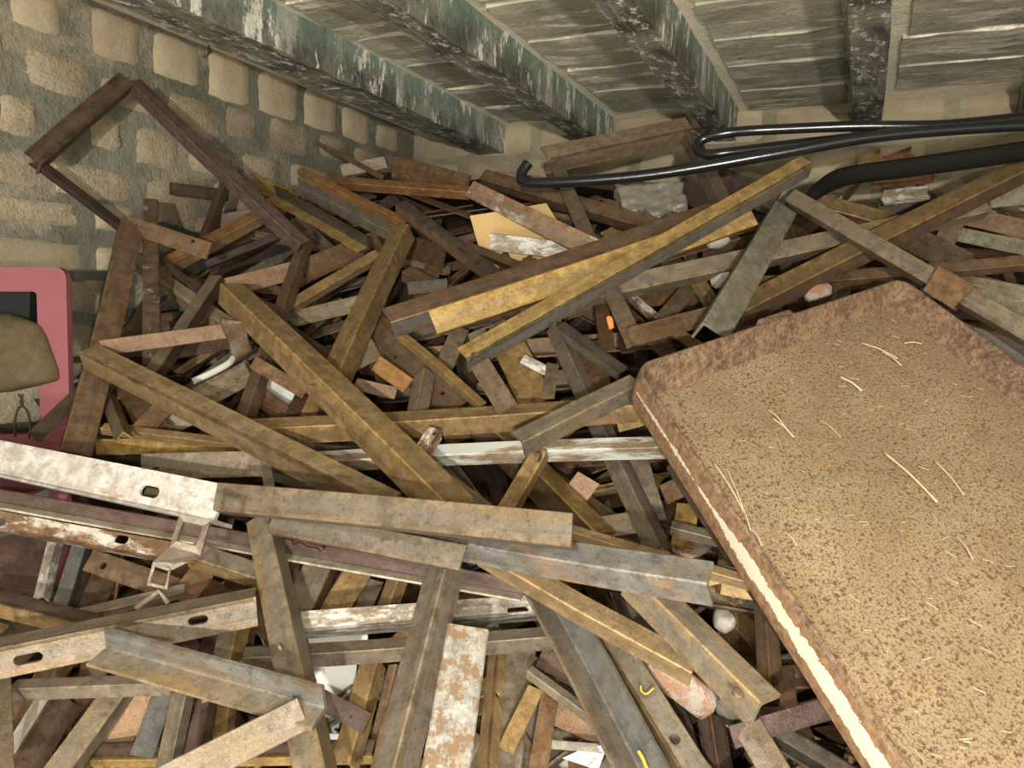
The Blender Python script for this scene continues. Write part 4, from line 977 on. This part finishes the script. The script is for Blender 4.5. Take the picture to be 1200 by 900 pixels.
for j in range(nb_):
    for i in range(nb_):
        u, v = i / (nb_ - 1), j / (nb_ - 1); x = .024 + (PW - .048) * u; y = .024 + (PD - .048) * v
        z = -DEP + .004 * noise.noise(Vector((x * 6, y * 6, 0))) + .006 * noise.noise(Vector((x * 2.2, y * 2.2, 4)))
        if i in (0, nb_ - 1) or j in (0, nb_ - 1): z = -DEP
        vs.append(Vector((x + shear * y, y, z)))
for j in range(nb_ - 1):
    for i in range(nb_ - 1): fs.append((j * nb_ + i, j * nb_ + i + 1, (j + 1) * nb_ + i + 1, (j + 1) * nb_ + i))
link('bottom', mesh('bottom', vs, fs, True), 'pan_inside', pan, PM)
lo = Vector(((870 - 741) / 316 * PW, -.012, -.010)); v, f = box((lo.x, lo.y, lo.z), (lo.x + .085, .004, .004))
link('lip', mesh('lip', v, f), 'pan_wall', pan, PM)
# straw on the pan: the larger stalks one by one, the chaff as one scatter
def on_pan(px, py, h):
    d = ray(px, py); o = PAN_A + PN * (-DEP + h); return CAM + d * (PN.dot(o - CAM) / PN.dot(d))
ST = [(836, 542, 872, 600, 4), (905, 490, 930, 512, 2.5), (1033, 412, 1056, 428, 2.5), (1036, 530, 1098, 588, 3), (1060, 402, 1080, 403, 2), (1010, 402, 1052, 420, 1.8), (850, 545, 880, 622, 2), (880, 620, 893, 640, 3), (918, 622, 934, 640, 2.5), (985, 442, 1010, 458, 3), (1095, 540, 1130, 580, 2), (1120, 628, 1140, 655, 3), (794, 430, 822, 416, 1.8), (900, 480, 920, 500, 2), (960, 492, 985, 512, 1.6)]
lab = ['thickest straw stalk on the pan, near its painted edge', 'forked straw bit in the middle of the pan', 'straw bit near the far corner of the pan', 'long pale straw on the lower half of the pan', 'tiny level straw by the far wall of the pan', 'thin straw under the far corner of the pan', 'thin straw beside the thickest stalk', 'stubby pale straw at the painted edge', 'pale straw splinter below the thickest stalk', 'broad flat straw in the upper pan', 'thin straw next to the long pale one', 'flat straw flake low on the pan', 'thin straw along the back wall of the pan', 'fine straw crossing the forked one', 'fine straw in the middle of the pan']
for q, (x0, y0, x1, y1, wd) in enumerate(ST):
    a, b_ = on_pan(x0, y0, .008), on_pan(x1, y1, .010); m_ = (a + b_) / 2 + PN * .003; z = (a - CAM).dot(FWD)
    prop(link('straw', tube('straw', catmull([a, m_, b_], 4), wd * z / FPX * .36, 6), 'straw_dry'), lab[q], 'straw', 'straw bits on the pan')
vs, fs = [], []
for q in range(150):
    u, v = rnd.random(), rnd.random(); c = PM @ Vector((.05 + (PW - .1) * u + shear * PD * v, .05 + (PD - .1) * v, -DEP + .009))
    an = rnd.gauss(.7, .7); X = (PX * math.cos(an) + PY * math.sin(an)); Y = PN.cross(X); l = rnd.uniform(.002, .008); w = rnd.uniform(.0002, .0005); b0 = len(vs)
    for z_ in (0, .0006):
        for sx, sy in ((-1, -1), (1, -1), (1, 1), (-1, 1)): vs.append(c + X * l * sx + Y * w * sy + PN * z_)
    fs += [tuple(b0 + k for k in f) for f in ((0, 3, 2, 1), (4, 5, 6, 7), (0, 1, 5, 4), (1, 2, 6, 5), (2, 3, 7, 6), (3, 0, 4, 7))]
prop(link('straw_chaff', mesh('straw_chaff', vs, fs), 'straw_dry'), 'fine straw chaff strewn over the bottom of the pan', 'chaff', kind='stuff')

# ------------------------------------------------------------------ hoses and belt
def hz(px, py, lift): return at(px, py, min(heap_z(px, py) - lift, wall_z(px, py) - .05))
def hose(name, pts, r, label, mat='hose', flat=1.0, cat='hose'):
    return prop(link(name, tube(name, catmull(pts, 10), r, 12, flat), mat), label, cat)
hose('rubber_hose', [at(*p) for p in ((619, 191, 1.92), (611, 204, 1.92), (616, 213, 1.91), (650, 214, 1.88), (760, 205, 1.83), (900, 182, 1.76), (1010, 162, 1.72), (1110, 152, 1.70), (1210, 146, 1.68), (1330, 140, 1.66), (1800, 110, 1.6))], .0132, 'shiny black hose with an upturned end, lying straight across the back of the heap')
hose('rubber_hose', [at(*p) for p in ((1800, 100, 1.66), (1330, 128, 1.72), (1200, 138, 1.74), (1100, 147, 1.77), (1000, 148, 1.82), (900, 152, 1.88), (850, 156, 1.90), (824, 163, 1.92), (817, 173, 1.92), (828, 181, 1.90), (860, 178, 1.88), (960, 166, 1.86), (1100, 152, 1.84))], .0125, 'black hose bent back on itself in a hairpin under the joists')
bl = [at(*p) for p in ((944, 238, 1.93), (958, 224, 1.92), (990, 207, 1.86), (1060, 197, 1.79), (1140, 186, 1.73), (1220, 174, 1.71), (1330, 158, 1.70), (1800, 120, 1.64))]
hose('rubber_belt', bl, lambda t: .012 + .011 * min(t * 4, 1), 'dull black rubber belt lying under the hoses at the far side', 'belt', .45, 'belt')

# ------------------------------------------------------------------ zigzag bracket with square windows
zb = 0.86
def pz(px, py, z=zb): return at(px, py, z)
br = empty('zigzag_bracket', pz(205, 650)); prop(br, 'zigzag metal bracket with two square windows hanging at the end of the white-painted angle', 'bracket')
def window_plate(name, outer, inner, z0, z1, th, mat, wid=None):
    n = 4; O = [pz(*p, z0 if k < 2 else z1) for k, p in enumerate(outer)]; I = [pz(*p, z0 if k < 2 else z1) for k, p in enumerate(inner)]
    nn = (O[1] - O[0]).cross(O[3] - O[0]).normalized(); nn = nn if nn.dot(FWD) > 0 else -nn
    vs = O + I + [p + nn * th for p in O] + [p + nn * th for p in I]; fs = []
    for k in range(4):
        j = (k + 1) % 4; fs += [(k, j, 4 + j, 4 + k), (8 + k, 12 + k, 12 + j, 8 + j), (k, 8 + k, 8 + j, j), (4 + k, 4 + j, 12 + j, 12 + k)]
    return link(name, mesh(name, vs, fs), mat, br)
window_plate('window_plate', [(210, 604), (246, 611), (235, 650), (199, 640)], [(215, 611), (238, 616), (229, 640), (207, 634)], .868, .845, .006, 'tan')
window_plate('window_plate', [(179, 659), (200, 665), (196, 691), (172, 686)], [(182, 664), (197, 669), (193, 687), (176, 683)], .875, .865, .003, 'tan')
O = [pz(199, 640, .845), pz(235, 650, .845), pz(220, 659, .875), pz(202, 668, .875), pz(179, 659, .875)]
nn = (O[1] - O[0]).cross(O[3] - O[0]).normalized(); nn = nn if nn.dot(FWD) > 0 else -nn
link('web', mesh('web', O + [p + nn * .004 for p in O], [(0, 1, 2, 3, 4), (9, 8, 7, 6, 5)] + [(k, 5 + k, 5 + (k + 1) % 5, (k + 1) % 5) for k in range(5)]), 'tan', br)
foot = [pz(160, 712, .885), pz(187, 692, .88), pz(197, 706, .885)]
link('foot', tube('foot', foot, .0035, 6), 'tan', br)

# ------------------------------------------------------------------ odd things in the heap
def sheet(name, quad, mat, label, cat, th=.002, n=9, amp=.01, seed=0, depth=None, fr=9):
    """a crumpled sheet between four picture corners at a given depth (with thickness)"""
    Q = [at(x, y, z) for x, y, z in quad]; nn = (Q[1] - Q[0]).cross(Q[3] - Q[0]).normalized(); nn = nn if nn.dot(FWD) > 0 else -nn
    vs, fs = [], []
    for lay in (0, 1):
        for j in range(n):
            for i in range(n):
                u, v = i / (n - 1), j / (n - 1); p = Q[0].lerp(Q[1], u).lerp(Q[3].lerp(Q[2], u), v)
                e = min(u, 1 - u, v, 1 - v) < .01
                p = p + nn * (noise.noise(p * fr * 3 + Vector((seed, 0, 0))) * amp + lay * th) + noise.noise_vector(p * fr + Vector((0, seed, 0))) * amp * (.9 if e else .3)
                vs.append(p)
    N_ = n * n
    for j in range(n - 1):
        for i in range(n - 1):
            a = j * n + i; fs.append((a, a + 1, a + n + 1, a + n)); fs.append((N_ + a, N_ + a + n, N_ + a + n + 1, N_ + a + 1))
    for i in range(n - 1):
        for a, b_ in ((i, i + 1), ((n - 1) * n + i, (n - 1) * n + i + 1), (i * n, (i + 1) * n), (i * n + n - 1, (i + 1) * n + n - 1)): fs.append((a, b_, N_ + b_, N_ + a))
    return prop(link(name, mesh(name, vs, fs, amp > .004), mat), label, cat)
z = heap_z(600, 275) + .105
sheet('cardboard', [(551, 253, z), (640, 238, z + .04), (690, 318, z - .02), (572, 326, z - .02)], 'cardboard', 'yellowish cardboard sheet showing under the white-splashed angle', 'cardboard', .004, 6, .002)
z = heap_z(765, 232) + .03
sheet('plastic_bag', [(716, 214, z), (800, 214, z), (806, 246, z - .03), (742, 262, z - .03)], 'film', 'crumpled clear plastic sheet behind the goalpost frame', 'plastic sheet', .0006, 17, .014, 3, fr=22)
z = heap_z(332, 455) + .13
sheet('cloth_rag', [(306, 436, z), (352, 444, z), (358, 476, z - .02), (318, 478, z - .02)], 'rag_cloth', 'pale rag with a pink spot showing between bars under the long ochre angle', 'rag', .003, 11, .014, 5)
z = heap_z(395, 820) + .17
sheet('white_board', [(352, 782, z), (418, 776, z), (414, 880, z - .02), (340, 884, z - .02)], 'white_paper', 'white board deep in the gap beside the upright ochre angle', 'board', .004, 4, .001)
sheet('white_board', [(360, 744, z + .05), (432, 735, z + .05), (430, 756, z + .04), (362, 764, z + .04)], 'white_plastic', 'white strip showing under the speckled galvanised angle', 'strip', .004, 4, .001)
z = heap_z(690, 885) + .085
pp = sheet('printed_paper', [(658, 889, z), (694, 872, z), (711, 876, z), (701, 902, z - .01)], 'white_paper', 'torn white paper with black print and a pink corner beside the wide steel angle', 'paper', .0006, 9, .004, 2)
PPm = at(0, 0, 1)
def on_paper(px, py): return at(px, py, z - .012)
q4 = [on_paper(*p) for p in ((699, 874), (708, 873), (711, 879), (705, 884))]
q8 = q4 + [p + FWD * .001 for p in q4]
link('pink_corner', mesh('pink_corner', q8, [(0, 1, 2, 3), (7, 6, 5, 4), (0, 4, 5, 1), (1, 5, 6, 2), (2, 6, 7, 3), (3, 7, 4, 0)]), 'pink_print', pp)
ft = bpy.data.curves.new('print_text', 'FONT'); ft.body = 'wsW/ D'; ft.size = .0072; ft.extrude = .0001; ft.shear = .25
tmp = bpy.data.objects.new('tmp', ft); COL.objects.link(tmp); bpy.context.view_layer.update()
me = bpy.data.meshes.new_from_object(tmp.evaluated_get(bpy.context.evaluated_depsgraph_get())); bpy.data.objects.remove(tmp)
a, b_ = on_paper(689, 899), on_paper(707, 885); X = (b_ - a).normalized(); t = (-FWD - X * (-FWD).dot(X)).normalized(); n_ = t.cross(X)
link('print', me, 'ink', pp, Matrix(((X.x, n_.x, t.x, a.x), (X.y, n_.y, t.y, a.y), (X.z, n_.z, t.z, a.z), (0, 0, 0, 1))))
# stones and bricks
def lump(name, px, py, z, rx, ry, mat, label, cat, ang=0, seed=0, box_=.0, rz=None):
    bm = bmesh.new(); bmesh.ops.create_icosphere(bm, subdivisions=3, radius=1); zz = z / FPX; ca, sa = math.cos(ang), math.sin(ang)
    R3 = Matrix(((RGT.x, UPV.x, -FWD.x), (RGT.y, UPV.y, -FWD.y), (RGT.z, UPV.z, -FWD.z)))
    for v in bm.verts:
        c = v.co.copy(); m_ = max(abs(c.x), abs(c.y), abs(c.z)); c = c.lerp(c / m_ * .85, box_)
        c = c * (1 + .16 * noise.noise(c * 1.6 + Vector((seed * 7, 0, 0))) + .05 * noise.noise(c * 5 + Vector((seed, 0, 0))))
        c = Vector((c.x * rx * zz, c.y * ry * zz, c.z * (rz or min(rx, ry)) * zz)); v.co = R3 @ Vector((c.x * ca - c.y * sa, c.x * sa + c.y * ca, c.z))
    me = bpy.data.meshes.new(name); bm.to_mesh(me); bm.free(); me.polygons.foreach_set('use_smooth', [True] * len(me.polygons))
    return prop(link(name, me, mat, None, Matrix.Translation(at(px, py, z))), label, cat)
lump('brick_fragment', 797, 800, heap_z(797, 800) + .06, 54, 21, 'red_brick', 'broken orange-red brick lying between the grey angle and the wide ochre one', 'brick', -.68, 1, .7)
lump('brick_fragment', 866, 692, heap_z(866, 692) + .12, 26, 11, 'red_brick', 'small red brick chip under the thin yellow lath', 'brick', -.15, 2, .5)
lump('brick_fragment', 812, 637, heap_z(812, 637) + .10, 24, 16, 'red_brick', 'pinkish brick chip in the gap beside the pan edge', 'brick', .4, 9, .5)
lump('brick_fragment', 958, 343, heap_z(958, 343) + .09, 18, 10, 'red_brick', 'small orange brick bit peeping over the back rim of the pan', 'brick', .3, 3, .4)
lump('stone_lump', 848, 727, heap_z(848, 727) + .16, 12, 15, 'pebble', 'pale rounded stone with a crack in the gap under the pan edge', 'stone', .3, 4)
lump('stone_lump', 846, 327, heap_z(846, 327) + .12, 14, 10, 'pebble', 'pale pitted stone beside the patinated leg of the peaked frame', 'stone', .5, 5)
lump('stone_lump', 842, 284, heap_z(842, 284) + .12, 14, 7, 'pebble', 'grey stone chip above the long dusty angle', 'stone', .3, 6)
lump('stone_lump', 930, 802, heap_z(930, 802) + .2, 30, 34, 'pebble', 'large pale stone deep under the pan edge', 'stone', .3, 7, .4)
lump('stone_lump', 665, 888, heap_z(665, 888) + .17, 16, 12, 'pebble', 'pale stone behind the torn printed paper', 'stone', .3, 8)
lump('stone_lump', 770, 900, heap_z(770, 900) + .2, 26, 20, 'pebble', 'pale stone low between the two steel angles', 'stone', 0, 12)
lump('plastic_chip', 715, 378, heap_z(715, 378) + .075, 4, 9, 'orange_plastic', 'small bright orange chip in the gap behind the brown channel', 'chip', .2, 3, .6)
hose('plastic_pipe', [at(*p) for p in ((226, 447, heap_z(226, 447) + .06), (250, 436, heap_z(250, 436) + .06), (270, 424, heap_z(270, 424) + .06), (276, 410, heap_z(276, 410) + .08))], .007, 'short white plastic pipe with a bent end, under the level brown flat bar', 'white_plastic', 1.0, 'pipe')
# bent bracket at the head of the long ochre angle
z = heap_z(275, 395) - .02
sheet('bent_bracket', [(258, 372, z - .01), (286, 376, z - .01), (296, 412, z + .03), (274, 428, z + .03)], 'brn', 'bent ochre bracket at the head of the long ochre angle', 'bracket', .008, 9, .006, 4)

# ------------------------------------------------------------------ pink chair with a sack, by the rubble wall
zc = 1.49
ch = empty('plastic_chair', at(20, 600, zc)); prop(ch, 'pink plastic chair with a dark sack hung on its back, by the rubble wall', 'chair')
cw = lambda px, py, dz=0.0: at(px, py, zc + dz)
CR = (cw(77, 400) - cw(0, 400)).normalized(); CU = Vector((0, 0, 1)); CN = CR.cross(CU).normalized(); CN = CN if CN.dot(FWD) > 0 else -CN
corner = cw(77, 313); PXM = zc / FPX
def chair_pt(dx, dz, dn=0.0): return corner + CR * dx + CU * dz + CN * dn      # metres from the upper corner of the backrest
def rr(x0, z0, x1, z1, r, n=5):
    out = []
    for cx, cz, a0 in ((x1 - r, z1 - r, 0), (x0 + r, z1 - r, 90), (x0 + r, z0 + r, 180), (x1 - r, z0 + r, 270)):
        for k in range(n + 1):
            a = math.radians(a0 + 90 * k / n); out.append((cx + r * math.cos(a), cz + r * math.sin(a)))
    return out
Wc, Hc = .33, .38
O = rr(-Wc, -Hc, 0, 0, .022); I = rr(-Wc + .06, -Hc + .05, -.058, -.047, .008); n = len(O); vs = []; fs = []
for (dn, ins) in ((0, .0), (.018, .0)):
    for x, zz in O: vs.append(chair_pt(x, zz, dn))
    for x, zz in I: vs.append(chair_pt(x, zz, dn))
for k in range(n):
    j = (k + 1) % n; fs += [(k, j, n + j, n + k), (2 * n + k, 3 * n + k, 3 * n + j, 2 * n + j), (k, 2 * n + k, 2 * n + j, j), (n + k, n + j, 3 * n + j, 3 * n + k)]
link('backrest', mesh('backrest', vs, fs), 'pink_plastic', ch)
def pbox(name, x0, x1, z0, z1, n0, n1):
    vs = [chair_pt(x, zz, d) for d in (n0, n1) for zz in (z0, z1) for x in (x0, x1)]
    return link(name, mesh(name, vs, [(0, 1, 3, 2), (4, 6, 7, 5), (0, 4, 5, 1), (2, 3, 7, 6), (0, 2, 6, 4), (1, 5, 7, 3)]), 'pink_plastic', ch)
pbox('seat', -Wc, 0, -Hc - .04, -Hc, -.34, .03)
for x in (-Wc, -.04):
    for d in (-.34, 0): pbox('leg', x, x + .04, -Hc - .46, -Hc - .04, d, d + .03)
# sack hung over the opening
nu, nv = 21, 21; vs, fs = [], []
for side_ in (0, 1):
    for j in range(nv):
        for i in range(nu):
            u, v = i / (nu - 1), j / (nv - 1)
            xr = np.interp(v, [0, .08, .25, .55, .8, .95, 1], [38, 46, 53, 60, 66, 67, 64]); yb = np.interp(u, [0, .5, .75, .92, 1], [456, 463, 460, 452, 447])
            yt = np.interp(u, [0, .6, .85, 1], [372, 366, 367, 376])
            px_ = -150 + (xr + 150) * u; py_ = yt + (yb - yt) * v
            e = min(u, 1 - u, v, 1 - v); puff = .034 * min(1, e * 5) ** .5
            wob = (noise.noise(Vector((u * 7 + v * 2, v * 3, 2))) * .016 + noise.noise(Vector((u * 14, v * 5 - u * 3, 5))) * .008) * min(1, e * 6)
            vs.append(chair_pt((px_ - 77) * PXM, (313 - py_) * PXM, (-puff - wob - .006) if side_ == 0 else (puff * .1 - .004)))
Ns = nu * nv
for s_ in (0, 1):
    for j in range(nv - 1):
        for i in range(nu - 1):
            a = s_ * Ns + j * nu + i; fs.append((a, a + 1, a + nu + 1, a + nu))
for i in range(nu - 1):
    for a, b_ in ((i, i + 1), ((nv - 1) * nu + i, (nv - 1) * nu + i + 1), (i * nu, (i + 1) * nu), (i * nu + nu - 1, (i + 1) * nu + nu - 1)): fs.append((a, b_, Ns + b_, Ns + a))
sk = prop(link('cloth_sack', mesh('cloth_sack', vs, fs, True), 'sackcloth'), 'olive-brown cloth sack hanging on the back of the pink chair', 'sack')
for pts in ([(22, 462), (27, 472), (20, 482), (17, 500), (18, 512)], [(27, 462), (24, 472), (32, 482), (35, 496), (34, 514)]):
    link('drawstring', tube('drawstring', catmull([cw(x, y, -.03) for x, y in pts], 4), .0022, 6), 'cord', sk)
cap = [chair_pt(-46 * PXM - dx, -28 * PXM - dz, d) for d in (.01, .05) for (dx, dz) in ((0, 0), (.16, 0), (.16, .06), (.005, .06))]
prop(link('black_case', mesh('black_case', cap, [(0, 1, 2, 3), (7, 6, 5, 4), (0, 4, 5, 1), (1, 5, 6, 2), (2, 6, 7, 3), (3, 7, 4, 0)]), 'black_cap'), 'black case showing through the opening of the pink chair back', 'case')
# marks of paint and sealing wax on three of the bars
def dab(i, pts, r, mat, name):
    q = []
    for x, y in pts:
        t = ((np.array([x, y]) - P0[i]) @ DU[i]) / LN[i]; q.append(at(x, y, q_at(i, min(max(t, 0), 1)) - .004))
    host = [o for o in COL.objects if o.get('label') == B[i][10]][0]
    link(name, tube(name, catmull(q, 4), r, 6), mat, host)
find = lambda w: [k for k, r in enumerate(B) if w in r[10]][0]
plain('yellow_paint', (.55, .36, .05), .6); plain('red_wax', (.045, .012, .010), .5)
dab(find('curl of yellow paint'), [(751, 803), (752, 810), (758, 813), (766, 806)], .0013, 'yellow_paint', 'paint_curl')
dab(find('smooth blue-grey inner face'), [(748, 880), (753, 888), (757, 898), (762, 908)], .0022, 'yellow_paint', 'paint_dab')
dab(find('long purple-brown profile'), [(344, 636), (352, 632), (362, 638), (374, 640), (378, 645)], .0045, 'red_wax', 'wax_blob')
# rusty nail in the rubble wall
p = on_left(239, 60)
prop(link('wall_nail', tube('wall_nail', [p + Vector((-.01, 0, -.02)), p + Vector((.012, 0, -.005)), p + Vector((.02, 0, .02))], lambda t: .006 * (1 - .7 * t), 6), 'red'), 'rusty spike driven into the rubble wall above the tall leaning frame', 'nail')
